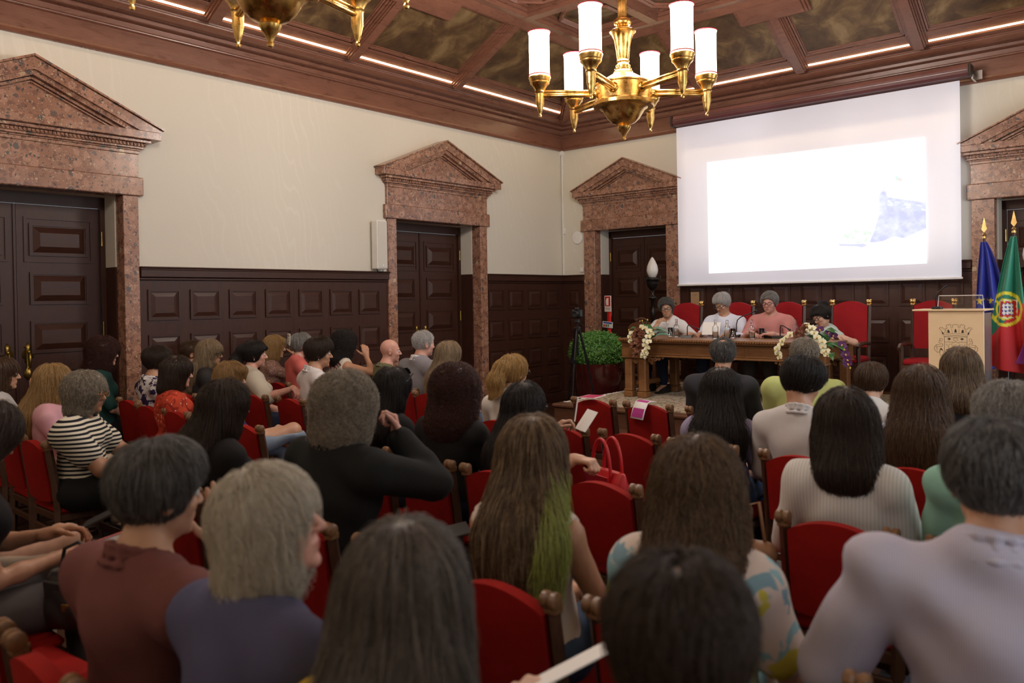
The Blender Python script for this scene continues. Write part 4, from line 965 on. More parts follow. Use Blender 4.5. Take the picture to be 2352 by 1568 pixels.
for i in range(4): tag(MB().box((0, 0, .012), (.30, .22, .024), bev=.003).build('magazine', PAPER, loc=(1.95+.01*i, -1.0, ST+.46+.0245*i), rz=.12*i), ['bottom magazine of the stack on the carved chair', 'second magazine from the bottom of the stack on the carved chair', 'third magazine from the bottom of the stack on the carved chair', 'top magazine of the stack on the carved chair'][i], 'magazine', 'magazines on the carved chair')

# ================================================================ things on the walls
t = empty('wall_speaker', (0, -3.92, 2.05), -PI/2, label='tall slim white loudspeaker on the wall left of the second door', cat='speaker')
MB().box((0, .09, .30), (.16, .12, .61), bev=.012).build('cabinet', WHITEP, t); MB().box((0, .153, .30), (.145, .008, .58), bev=.004).build('grille', pmat('speaker_grille', (.66, .64, .58), (.56, .54, .49), 400, .7), t)
MB().box((.0, .158, .045), (.022, .003, .022)).build('badge', CHROME, t)
b = MB(); b.tube([(-.05, .09, 0), (-.05, .09, -.03), (.02, .08, -.035), (.05, .09, 0)], .006, 6); b.box((0, .02, .3), (.06, .04, .2)); b.build('bracket', BLACK, t)
t = empty('wireless_access_point', (.315, 0, 2.62), PI, label='round white disc on the wall beside the back left door', cat='device')
b = MB(); b.lathe([(.095, 0), (.105, .008), (.100, .022), (.03, .03), (.028, .028), (0, .029)], 32, (0, 0, 0), Matrix.Rotation(-PI/2, 3, 'X')); b.build('disc', WHITEP, t, auto=40)
o = MB().box((.028, -.01, 3.03), (.022, .018, 1.99)).box((.030, -.02, 4.0), (.06, .05, .07), bev=.006).build('cable_trunking', WHITEP); tag(o, 'white vertical cable trunking running up the corner of the room', 'trunking')
o = MB().box((.05, -.012, 2.74), (.05, .024, .10), bev=.004).build('junction_box', WHITEP); tag(o, 'small white box on the corner beside the trunking', 'box')
o = MB().box((.39, -.012, 2.10), (.07, .022, .07), bev=.004).box((.39, -.024, 2.10), (.03, .008, .03)).build('wall_switch', WHITEP); tag(o, 'small white wall switch just above the wood panelling by the back door', 'switch')
t = empty('notice_card', (2.383, -.02, 1.53), PI, label='brown cardboard notice on the panelling under the left end of the screen', cat='notice')
CARD = pmat('brown_card', (.42, .26, .13), (.36, .22, .11), 8, .8)
MB().box((0, .022, .09), (.13, .01, .185)).build('card', CARD, t); MB().box((0, .028, .145), (.07, .002, .006)).box((0, .028, .13), (.05, .002, .005)).build('printed_lines', SIGNK, t)
# ================================================================ audience chairs
def chair_proto():
    t = empty('chair', (0, 0, 0))
    rake = .055
    for s in (-1, 1):
        b = MB(); x = s*.185
        b.tube([(x, -.01, .0), (x, .0, .20), (x, .004, .44), (x, -.012, .60), (x, -rake+.008, .815)], [.021, .022, .025, .025, .023], 4); 
        b.build('back_post', W_CHAIR, t)
        f = MB(); R = Matrix.Rotation(PI/2, 3, 'Y')
        f.lathe([(.0, -.026), (.019, -.026), (.024, -.022), (.024, -.008), (.017, 0), (.024, .008), (.024, .022), (.019, .026), (0, .026)], 14, (x, -rake-.004, .838), R)
        f.box((x, -rake+.006, .815), (.044, .042, .03), bev=.006); f.build('finial', W_KNOB, t, auto=40)
        l = MB(); l.tube([(s*.185, .385, 0), (s*.185, .385, .40)], .024, 4); l.lathe([(.03, 0), (.034, .02), (.026, .04)], 8, (s*.185, .385, 0)); l.build('front_leg', W_CHAIR, t)
        MB().box((s*.185, .195, .16), (.022, .36, .035), bev=.005).build('side_stretcher', W_CHAIR, t)
    # upholstered back: arched top, curved in plan
    V = []; F = []; nx, nz = 14, 6
    for side in (0, 1):
        for i in range(nx+1):
            u = -1+2*i/nx; x = u*.166
            zt_ = .795+.052*(math.cos(u*PI/2))**.8 if abs(u) < 1 else .795; zb = .495-.012*math.cos(u*PI/2)
            for k in range(nz+1):
                v = k/nz; z = zb+(zt_-zb)*v; y = -.012-(z-.5)*.14-.012*(1-u*u)
                bul = .010*math.sin(PI*min(1, max(0, v)))*(1-u**4)
                V.append((x, y+(.022+bul if side else -.022-bul*.6), z))
    n = (nx+1)*(nz+1)
    for i in range(nx):
        for k in range(nz):
            a = i*(nz+1)+k; F.append((a, a+nz+1, a+nz+2, a+1)); a += n; F.append((a, a+1, a+nz+2, a+nz+1))
        a = i*(nz+1)+nz; F.append((a, a+nz+1, a+nz+1+n, a+n)); a = i*(nz+1); F.append((a, a+n, a+nz+1+n, a+nz+1))
    for i in (0, nx):
        for k in range(nz): a = i*(nz+1)+k; F.append((a, a+1, a+1+n, a+n) if i == 0 else (a, a+n, a+n+1, a+1))
    me = mesh_np('back_cushion', V, F, True); me.set_sharp_from_angle(angle=math.radians(50)); link('back_cushion', me, VELVET, t)
    b = MB(); b.box((0, .195, .435), (.41, .40, .05), bev=.02); b.box((0, .195, .455), (.36, .35, .035), bev=.018); b.build('seat_cushion', VELVET, t)
    MB().box((0, .195, .39), (.40, .40, .045), bev=.006).build('seat_frame', W_CHAIR, t)
    MB().box((0, .385, .20), (.36, .02, .05), bev=.006).build('front_stretcher', W_CHAIR, t)
    MB().box((0, .0, .30), (.35, .022, .04), bev=.005).build('back_rail', W_CHAIR, t)
    return t
CHAIR = chair_proto(); _chair_used = [False]
def chair(x, y, label, rz=0.0):
    kw = dict(label=label, cat='chair', group='red velvet chairs of the audience')
    if not _chair_used[0]:
        _chair_used[0] = True; CHAIR.location = (x, y, 0); CHAIR.rotation_euler = (0, 0, rz); return tag(CHAIR, **kw)
    return copy_tree(CHAIR, (x, y, 0), rz, **kw)
def armchair_proto():
    t = empty('armchair', (0, 0, 0))
    for s in (-1, 1):
        MB().tube([(s*.205, 0, 0), (s*.205, .01, .45), (s*.205, -.05, 1.075)], [.024, .024, .022], 4).build('back_post', W_CHAIR, t)
        f = MB(); R = Matrix.Rotation(PI/2, 3, 'Y'); f.lathe([(0, -.028), (.022, -.028), (.026, -.02), (.026, -.008), (.018, 0), (.026, .008), (.026, .02), (.022, .028), (0, .028)], 12, (s*.205, -.052, 1.098), R); f.box((s*.205, -.05, 1.065), (.05, .045, .022), bev=.005); f.build('finial', GILT, t, auto=40)
        MB().tube([(s*.215, -.01, .62), (s*.225, .2, .635), (s*.225, .40, .63), (s*.225, .46, .60)], [.020, .022, .026, .018], 6).build('armrest', W_CHAIR, t)
        MB().tube([(s*.215, .40, 0), (s*.215, .40, .62)], .023, 4).build('front_leg', W_CHAIR, t)
        MB().box((s*.21, .2, .14), (.022, .38, .035)).build('side_stretcher', W_CHAIR, t)
    P = [(-.19, .58)]+[(.19*u/8, 1.045+.06*math.cos(u/8*PI/2)**.9) for u in range(-8, 9)]+[(.19, .58)]
    b = MB(); b.prism(P, .05, (0, -.045, 0), (1, 0, 0), (0, 0, 1), (0, 1, 0)); 
    for v in b.v: v[:, 1] -= (v[:, 2]-.58)*.07
    b.build('back_cushion', VELVET2, t)
    MB().box((0, .21, .45), (.43, .42, .07), bev=.025).build('seat_cushion', VELVET2, t); MB().box((0, .21, .40), (.43, .42, .05), bev=.006).build('seat_frame', W_CHAIR, t)
    MB().box((0, .40, .16), (.41, .02, .05)).build('front_stretcher', W_CHAIR, t)
    return t
ARMCH = armchair_proto()
for i, (x, lab) in enumerate(((2.68, 'high crimson armchair behind the man in the white shirt'), (3.39, 'high crimson armchair behind the man in the pale blue shirt'), (4.03, 'high crimson armchair behind the man in the pink polo'), (4.775, 'high crimson armchair behind the woman bent over the table'), (5.645, 'empty high crimson armchair half hidden by the lectern'))):
    kw = dict(label=lab, cat='armchair', group='crimson armchairs at the panel table')
    if i == 0: ARMCH.location = (x, -.88, ST+.012); ARMCH.rotation_euler = (0, 0, PI); tag(ARMCH, **kw)
    else: copy_tree(ARMCH, (x, -.88, ST+.012), PI, **kw)
# ================================================================ people: signed-distance bodies meshed with surface nets
f32 = np.float32
def A(*v): return np.array(v, float)
def unit(v): v = np.asarray(v, float); return v/(np.linalg.norm(v)+1e-12)
def cap(a, b, ra, rb, k=.03, sc=None):
    a = np.asarray(a, float); b = np.asarray(b, float)
    m = (a+b)/2; s = np.asarray(sc if sc is not None else (1, 1, 1), float)
    a2, b2 = (a-m)/s, (b-m)/s; ba = b2-a2; bb = ba@ba+1e-12; ms = s.min()
    def f(x, y, z):
        px, py, pz = (x-m[0])/s[0]-a2[0], (y-m[1])/s[1]-a2[1], (z-m[2])/s[2]-a2[2]
        h = np.clip((px*ba[0]+py*ba[1]+pz*ba[2])/bb, 0, 1)
        return (np.sqrt((px-h*ba[0])**2+(py-h*ba[1])**2+(pz-h*ba[2])**2)-(ra+(rb-ra)*h))*ms
    r = max(ra, rb)*s
    return [f, np.minimum(a-r, b-r), np.maximum(a+r, b+r), k, 'u']
def ell(c, r, k=.03, R=None):
    c = np.asarray(c, float); r = np.asarray(r, float)
    def f(x, y, z):
        dx, dy, dz = x-c[0], y-c[1], z-c[2]
        if R is not None: dx, dy, dz = R[0, 0]*dx+R[1, 0]*dy+R[2, 0]*dz, R[0, 1]*dx+R[1, 1]*dy+R[2, 1]*dz, R[0, 2]*dx+R[1, 2]*dy+R[2, 2]*dz
        k0 = np.sqrt((dx/r[0])**2+(dy/r[1])**2+(dz/r[2])**2); k1 = np.sqrt((dx/r[0]**2)**2+(dy/r[1]**2)**2+(dz/r[2]**2)**2)+1e-9
        return k0*(k0-1)/k1
    e = np.full(3, r.max()) if R is not None else r
    return [f, c-e, c+e, k, 'u']
def plane(n, d, k=.01):
    """keeps the side n.p < d (as a subtraction of the other side)"""
    n = np.asarray(n, float)
    def f(x, y, z): return -(n[0]*x+n[1]*y+n[2]*z-d)
    return [f, A(-9, -9, -9), A(9, 9, 9), k, 's']
def sub(p): q = list(p); q[4] = 's'; return q
def xf(p, R, c):
    """move a primitive given in a local frame (R columns = axes, c origin) to the parent frame"""
    f, lo, hi, k, op = p
    def g(x, y, z):
        dx, dy, dz = x-c[0], y-c[1], z-c[2]
        return f(R[0, 0]*dx+R[1, 0]*dy+R[2, 0]*dz, R[0, 1]*dx+R[1, 1]*dy+R[2, 1]*dz, R[0, 2]*dx+R[1, 2]*dy+R[2, 2]*dz)
    cs = np.array([[lo[0] if i & 1 else hi[0], lo[1] if i & 2 else hi[1], lo[2] if i & 4 else hi[2]] for i in range(8)])@R.T+c
    return [g, cs.min(0), cs.max(0), k, op]
def axis(lo, hi, h, fine):
    out = [lo]
    while out[-1] < hi:
        p = out[-1]; s = h
        for a, b, q in fine:
            if a-h*.8 <= p < b: s = min(s, q)
        out.append(p+s)
    return np.array(out, f32)
def comb(F, d, k, op):
    if op == 'u': h = np.clip(.5+.5*(F-d)/k, 0, 1); return F+(d-F)*h-k*h*(1-h)
    d = -d; h = np.clip(.5-.5*(F-d)/k, 0, 1); return F+(d-F)*h+k*h*(1-h)
def field(prims, X, Y, Z, hm):
    F = np.full((len(X), len(Y), len(Z)), 1.0, f32)
    for f, lo, hi, k, op in prims:
        pad = k+2.2*hm
        i0, i1 = np.searchsorted(X, (lo[0]-pad, hi[0]+pad)); j0, j1 = np.searchsorted(Y, (lo[1]-pad, hi[1]+pad)); k0, k1 = np.searchsorted(Z, (lo[2]-pad, hi[2]+pad))
        if i1 <= i0 or j1 <= j0 or k1 <= k0: continue
        d = f(X[i0:i1, None, None], Y[None, j0:j1, None], Z[None, None, k0:k1]).astype(f32)
        S = F[i0:i1, j0:j1, k0:k1]; F[i0:i1, j0:j1, k0:k1] = comb(S, d, k, op)
    return F
def evalp(prims, P):
    F = np.full(len(P), 1.0)
    x, y, z = P[:, 0], P[:, 1], P[:, 2]
    for f, lo, hi, k, op in prims: F = comb(F, f(x, y, z), k, op)
    return F
_CO = np.array([[i & 1, (i >> 1) & 1, (i >> 2) & 1] for i in range(8)])
_ED = [(0, 1), (2, 3), (4, 5), (6, 7), (0, 2), (1, 3), (4, 6), (5, 7), (0, 4), (1, 5), (2, 6), (3, 7)]
def surfnet(F, X, Y, Z):
    I = F < 0; nx, ny, nz = F.shape
    c = np.zeros((nx-1, ny-1, nz-1), np.uint8)
    for a, b, d in _CO: c += I[a:nx-1+a, b:ny-1+b, d:nz-1+d]
    ii, jj, kk = np.nonzero((c > 0) & (c < 8)); n = len(ii)
    idx = np.full(c.shape, -1, np.int32); idx[ii, jj, kk] = np.arange(n)
    val = np.stack([F[ii+a, jj+b, kk+d] for a, b, d in _CO], 1); pos = np.stack([np.stack([X[ii+a], Y[jj+b], Z[kk+d]], 1) for a, b, d in _CO], 1)
    acc = np.zeros((n, 3)); cnt = np.zeros(n)
    for a, b in _ED:
        fa, fb = val[:, a], val[:, b]; m = (fa < 0) != (fb < 0)
        t = np.where(m, fa/np.where(m, fa-fb, 1), 0)
        acc += np.where(m[:, None], pos[:, a]+t[:, None]*(pos[:, b]-pos[:, a]), 0); cnt += m
    V = acc/cnt[:, None]; Q = []
    for ax in range(3):
        s0 = [slice(None)]*3; s1 = [slice(None)]*3; s0[ax] = slice(0, -1); s1[ax] = slice(1, None)
        m = I[tuple(s0)] != I[tuple(s1)]; e = np.array(np.nonzero(m)).T
        o1, o2 = (ax+1) % 3, (ax+2) % 3
        e = e[(e[:, o1] > 0) & (e[:, o2] > 0) & (e[:, o1] < F.shape[o1]-1) & (e[:, o2] < F.shape[o2]-1)]
        if not len(e): continue
        ins = I[e[:, 0], e[:, 1], e[:, 2]]
        def cell(d1, d2): q = e.copy(); q[:, o1] += d1; q[:, o2] += d2; return idx[q[:, 0], q[:, 1], q[:, 2]]
        q = np.stack([cell(-1, -1), cell(0, -1), cell(0, 0), cell(-1, 0)], 1); q[~ins] = q[~ins][:, ::-1]; Q.append(q)
    Q = np.concatenate(Q); Q = Q[(Q >= 0).all(1)]
    return V, Q
def solid(name, prims, h, m, parent, fine=(), disp=None, zlo=None):
    """prims -> one smooth mesh object; fine = [(centre, half size, step)] boxes of finer grid"""
    U = [p for p in prims if p[4] == 'u']
    lo = np.min([p[1] for p in U], 0)-h*2.5-.01; hi = np.max([p[2] for p in U], 0)+h*2.5+.01
    ax = [axis(lo[i], hi[i], h, [(c[i]-r_[i], c[i]+r_[i], s) for c, r_, s in fine]) for i in range(3)]
    F = field(prims, *ax, h)
    if disp is not None: F = F+disp(ax[0][:, None, None], ax[1][None, :, None], ax[2][None, None, :]).astype(f32)
    V, Q = surfnet(F, *ax)
    if len(V) == 0: return None, V
    me = mesh_np(name, V, Q, True)
    return link(name, me, m, parent), V
# ---- skin, cloth and hair materials
def skinmat(key, c):
    nm = 'skin_'+key
    if nm in MATS: return MATS[nm]
    m, nt, b = newmat(nm); v = coords(nt)
    at = nt.nodes.new('ShaderNodeVertexColor'); at.layer_name = 'Col'
    f = ramp(nt, noise(nt, v, 38, 3), [(.3, tuple(q*.88 for q in c)), (.7, c)])
    nt.links.new(mix(nt, 1.0, f, at.outputs['Color'], 'MULTIPLY'), b.inputs['Base Color'])
    b.inputs['Roughness'].default_value = .48; b.inputs['Subsurface Weight'].default_value = .12; b.inputs['Subsurface Radius'].default_value = (.02, .008, .004); b.inputs['Subsurface Scale'].default_value = .3
    MATS[nm] = m; return m
SKIN = dict(fair=(.60, .36, .26), pink=(.62, .33, .26), tan=(.46, .24, .145), warm=(.52, .29, .185), deep=(.34, .17, .10))
def hairmat(key, cols, rough=.38):
    nm = 'hair_'+key
    if nm in MATS: return MATS[nm]
    m, nt, b = newmat(nm); hi = nt.nodes.new('ShaderNodeHairInfo'); n = len(cols)
    v = coords(nt, (1, 1, 1) if ('curl' in key or key == 'redblack') else (1, 1, .22))
    r_ = ramp(nt, hi.outputs['Random'], [((i+.5)/n, c) for i, c in enumerate(cols)])
    c = mix(nt, .42, r_, ramp(nt, noise(nt, v, 55, 4, .65), [(.32+.36*i/max(1, n-1), c) for i, c in enumerate(cols)]))
    nt.links.new(c, b.inputs['Base Color']); b.inputs['Roughness'].default_value = rough; b.inputs['Specular IOR Level'].default_value = .35
    b.inputs['Anisotropic'].default_value = .5
    MATS[nm] = m; return m
HC = dict(
    black=[(.010, .008, .008), (.018, .014, .013), (.03, .024, .022)], dark=[(.018, .011, .008), (.035, .021, .014), (.055, .034, .022)],
    brownhl=[(.045, .026, .015), (.09, .053, .028), (.19, .115, .058)], brown=[(.04, .021, .012), (.075, .040, .021), (.12, .065, .033)], chestnut=[(.045, .024, .013), (.082, .043, .022), (.14, .078, .038)],
    auburn=[(.05, .016, .010), (.10, .03, .016), (.15, .05, .024)], redblack=[(.022, .008, .007), (.05, .016, .012), (.085, .028, .02)],
    blond=[(.22, .125, .045), (.36, .22, .085), (.48, .32, .15)], golden=[(.24, .13, .035), (.40, .235, .075), (.55, .36, .15)], ash=[(.14, .095, .055), (.26, .185, .11), (.42, .32, .20)],
    honey=[(.15, .08, .028), (.25, .14, .05), (.36, .22, .09)], grey=[(.10, .095, .09), (.24, .23, .22), (.42, .41, .40)], darkgrey=[(.03, .028, .027), (.085, .08, .078), (.22, .215, .21)],
    silver=[(.28, .27, .26), (.46, .45, .44), (.62, .61, .60)], greycurl=[(.10, .085, .065), (.24, .20, .155), (.42, .37, .30)], white=[(.34, .30, .24), (.52, .48, .40), (.66, .62, .54)],
    streak=[(.05, .027, .014), (.09, .05, .025), (.38, .27, .16)], tips=[(.045, .026, .016), (.09, .052, .028), (.26, .17, .09)], lime=[(.25, .30, .06), (.36, .40, .11)], mint=[(.36, .46, .30), (.46, .54, .38)], greystripe=[(.055, .047, .040), (.105, .090, .078), (.23, .20, .18)])
EYEM = pmat('eye_white', (.75, .73, .70), None, 10, .2); IRIS = pmat('iris', (.03, .018, .012), None, 30, .15); FRAME = pmat('spectacle_frame', (.02, .016, .015), None, 30, .3)
def cloth_mat(name, c, c2=None, sc=5, rough=.85, weave=220, bm=.12, sheen=.1): return pmat(name, c, c2 or tuple(q*.86 for q in c), sc, rough, 0, bm, sheen=sheen, spec=.2, bscale=weave, bdist=.002)
def rotm(yaw=0, pitch=0, roll=0):
    """head frame: yaw + to the person's left, pitch + looks down, roll + tilts toward the right shoulder"""
    M = Matrix.Rotation(yaw, 3, 'Z') @ Matrix.Rotation(-pitch, 3, 'X') @ Matrix.Rotation(roll, 3, 'Y')
    return np.array(M)
def ik(S, Wp, l1, l2, pole):
    d = Wp-S; L = np.linalg.norm(d); L2 = min(L, (l1+l2)*.995); u = unit(d)
    a = (l1*l1-l2*l2+L2*L2)/(2*L2); h = math.sqrt(max(0, l1*l1-a*a)); p = unit(pole); p = unit(p-u*(p@u))
    return S+u*a+p*h, S+u*L2
def hand(w, d, n, side, curl=.35, k=.007, rs=1.0, pinch=0):
    """palm and five fingers: w wrist, d hand direction, n palm normal, side +1 right hand"""
    d = unit(d); n = unit(np.asarray(n, float)-d*(np.asarray(n, float)@d)); t = np.cross(d, n)*side
    P = []
    for i in range(4):
        o = .028-.0187*i; b = w+d*(.086-.004*abs(i-1.2))+t*o
        P.append(cap(w+d*.018+t*o*.62, b, .0135*rs, .0115*rs, .010))
        L = (.041, .046, .043, .034)[i]; q = b; dd = d
        for s, (ln, an) in enumerate(((L, 52), (L*.62, 78), (L*.50, 45))):
            a = math.radians(an)*curl*(1+.10*i); dd = unit(dd*math.cos(a)+np.cross(np.cross(d, n), dd)*math.sin(a)) if True else dd
            e = q+dd*ln; P.append(cap(q, e, (.0092-.0008*s)*rs, (.0084-.0008*s)*rs, k)); q = e
    q = w+d*.024+t*.020; dd = unit(d*.62+t*.72+n*.30)
    for ln, r0 in ((.042, .0125), (.031, .0105), (.025, .0092)):
        e = q+dd*ln; P.append(cap(q, e, r0*rs, (r0-.0015)*rs, k)); q = e; dd = unit(dd+n*.35*curl+d*.25)
    P.append(cap(w-d*.02, w+d*.03, .024*rs, .024*rs, .012, None))
    return P
GLM = None
def head_prims(hs):
    S = lambda *v: tuple(q*hs for q in v)
    H = [ell(S(0, -.012, .026), S(.073, .092, .087), .02), ell(S(0, .034, -.034), S(.058, .052, .079), .03), ell(S(0, .028, -.068), S(.050, .050, .043), .02), ell(S(0, .072, -.098), S(.018, .014, .014), .015),
         ell(S(0, .076, .020), S(.050, .012, .011), .015), cap(S(0, .084, .008), S(0, .104, -.028), .0075*hs, .011*hs, .008), ell(S(.011, .094, -.031), S(.008, .009, .006), .006), ell(S(-.011, .094, -.031), S(.008, .009, .006), .006)]
    for s in (-1, 1):
        H += [ell(S(s*.036, .058, -.028), S(.023, .020, .020), .02), sub(ell(S(s*.031, .100, .001), S(.017, .015, .010), .012)), ell(S(s*.077, -.010, -.010), S(.009, .019, .031), .006, rotm(s*-.35)), sub(ell(S(s*.087, -.004, -.008), S(.006, .010, .017), .004))]
    H += [ell(S(0, .083, -.058), S(.021, .008, .006), .006), ell(S(0, .081, -.068), S(.018, .008, .007), .006), sub(ell(S(0, .094, -.0625), S(.02, .006, .0014), .002))]
    return H
def hair_prims(st, p):
    """hair volume in the head frame. returns (prims, tail prims start)"""
    th = p.get('th', .014); P = []
    P.append(ell((0, -.012, .026), (.073+th, .092+th, .087+th), .02))
    if st in ('short', 'bald', 'crop'):
        P = [ell((0, -.012, .024), (.073+th*.35, .092+th*.4, .085+th*.5), .02), ell((0, -.010, .046), (.071+th, .090+th, .066+th), .03)]
    face = sub(ell((p.get('fx', 0), .115, -.036), (.145, p.get('fy', .100), p.get('fz', .104)), .012))
    if st in ('short', 'bald', 'crop'):
        if st == 'short' and p.get('top'): P.append(ell((0, .015, .065+p['top']*.5), (.070, .078, .045+p['top']), .03))
        if p.get('fringe'): P.append(ell((0, .075, .075), (.058, .032, .026), .02))
        P.append(face)
        P.append(plane((0, .60, -1), p.get('nape', .034), .012))
        if st == 'bald' or p.get('crown'):
            r_ = p.get('crown', .06); P.append(sub(ell((0, p.get('cy', -.02), .13), (r_, r_*1.1, .06), .01)))
        return P
    w, L, we = p.get('w', .092), p.get('L', .16), p.get('we', .10)
    yb = p.get('yb', -.05)
    P.append(cap((0, -.028, .01), (0, -.035, -.09), w, w*1.0, .03, (1, .92, 1)))
    if L > .27:
        lx = p.get('lean', 0); fl = p.get('flat', .5)
        P.append(cap((lx*.2, -.05, -.07), (lx*.5, -.100, -.185), w*.98, (w+we)/2, .04, (1, .62, 1)))
        P.append(cap((lx*.5, -.105, -.185), (lx*.8, -.150, -.255), (w+we)/2, we, .04, (1, fl, 1)))
        if L > .27: P.append(cap((lx*.8, -.150, -.25), (lx, -.158+.1*(L-.27), -L+we*fl*.6), we, we*p.get('tip', .9), .04, (1, fl, .8)))
    elif L > .12:
        e_ = max(0, L-.15); P.append(cap((0, -.036, -.06), (p.get('lean', 0), -.050-e_*.55, -L+we*.45), w, we, .04, (1, .80-e_*1.2, .75)))
    if st == 'pony':
        P = P[:1]; P.append(ell((0, -.10, .02), (.05, .045, .045), .03)); P.append(cap((0, -.125, .035), (0, -.165, -.06), .036, .046, .03)); P.append(cap((0, -.165, -.06), (p.get('lean', 0), -.15, -L), .045, .022, .03)); P.append(face); P.append(plane((0, .52, -1), .055, .012)); return P
    if st == 'bun':
        P = P[:1]; P.append(ell((0, -.105, p.get('bz', .05)), (.045, .042, .045), .02)); P.append(face); P.append(plane((0, .55, -1), .045, .012)); return P
    if st == 'curly': P.append(ell((0, -.03, .02), (.10+p.get('vol', .02), .105+p.get('vol', .02), .10+p.get('vol', .02)), .03))
    if p.get('fringe'): P.append(ell((0, .078, .062), (.058, .030, .028), .02))
    fc = sub(ell((0, .128, -.055), (.060, .090, .088 if not p.get('fringe') else .075), .014)); P.append(fc)
    P.append(sub(cap((0, .02, -.09), (0, .05, -.40), .052, .075, .012)))
    return P
def strands(name, P, V, R, c, m, parent, n, length, rad, seg=9, crown=(0, -.03, .10), curl=0, cf=60, lift=.0, zmin=None, seed=1, jit=.35, sel=None):
    rs_ = np.random.RandomState(seed)
    Q = V if sel is None else V[sel(V)]
    if len(Q) < 10: return None
    p = Q[rs_.randint(0, len(Q), n)]+rs_.normal(0, .003, (n, 3)); off = rs_.uniform(-.002, .006, n)+(np.abs(rs_.normal(0, .004, n)) if lift > 0 else 0); ds = (length*rs_.uniform(.6, 1.25, n)/seg)[:, None]
    def grad(q):
        e = .004; g = np.stack([evalp(P, q+np.array(a)*e)-evalp(P, q-np.array(a)*e) for a in ((1, 0, 0), (0, 1, 0), (0, 0, 1))], 1); return g/(np.linalg.norm(g, axis=1)[:, None]+1e-9)
    pts = []; nn = []; wob = rs_.normal(0, jit, (n, 3))
    for s in range(seg+1):
        g = grad(p); pts.append(p.copy()); nn.append(g)
        o = p-np.array(crown); o /= np.linalg.norm(o, axis=1)[:, None]+1e-6
        v = o*np.where(p[:, 2:3] > -.01, 1.0, .15)+np.array([0, 0, -.9])+wob*.35
        v = v-g*np.sum(v*g, 1)[:, None]; v /= np.linalg.norm(v, axis=1)[:, None]+1e-6
        p = p+v*ds; d = evalp(P, p); p = p-g*np.clip(d-off-lift*(s+1)/seg, -.03, .03)[:, None]
    pts = np.stack(pts, 1); nn = np.stack(nn, 1)
    if curl:
        t = np.gradient(pts, axis=1); t /= np.linalg.norm(t, axis=2)[..., None]+1e-9; b = np.cross(t, nn); ph = rs_.uniform(0, 6.28, (n, 1))+np.linspace(0, 1, seg+1)[None]*cf*rs_.uniform(.8, 1.2, (n, 1))*length*10
        am = curl*rs_.uniform(.6, 1.2, (n, 1))*np.linspace(.3, 1, seg+1)[None]
        pts = pts+(np.abs(np.cos(ph))*am)[..., None]*nn+(np.sin(ph)*am)[..., None]*b
    W_ = pts.reshape(-1, 3)@R.T+c
    cu = bpy.data.hair_curves.new(name); cu.add_curves([seg+1]*n)
    cu.attributes['position'].data.foreach_set('vector', W_.astype(f32).ravel())
    ra = cu.attributes.get('radius') or cu.attributes.new('radius', 'FLOAT', 'POINT'); tp = np.linspace(1, .45, seg+1)
    ra.data.foreach_set('value', np.tile(tp*rad, n).astype(f32)); cu.materials.append(m)
    o = bpy.data.objects.new(name, cu); COL.objects.link(o); o.parent = parent; tag(o, kind='stuff'); return o
SHOE = None
def shoe_mesh():
    b = MB(); b.prism([(-.10, 0), (.15, 0), (.165, .02), (.13, .045), (.04, .075), (-.02, .10), (-.09, .10), (-.105, .05)], .084, (-.042, -.02, 0), (0, 1, 0), (0, 0, 1), (1, 0, 0))
    me = b.mesh('shoe'); me.materials.append(BLACK); return me
SHOE = shoe_mesh()
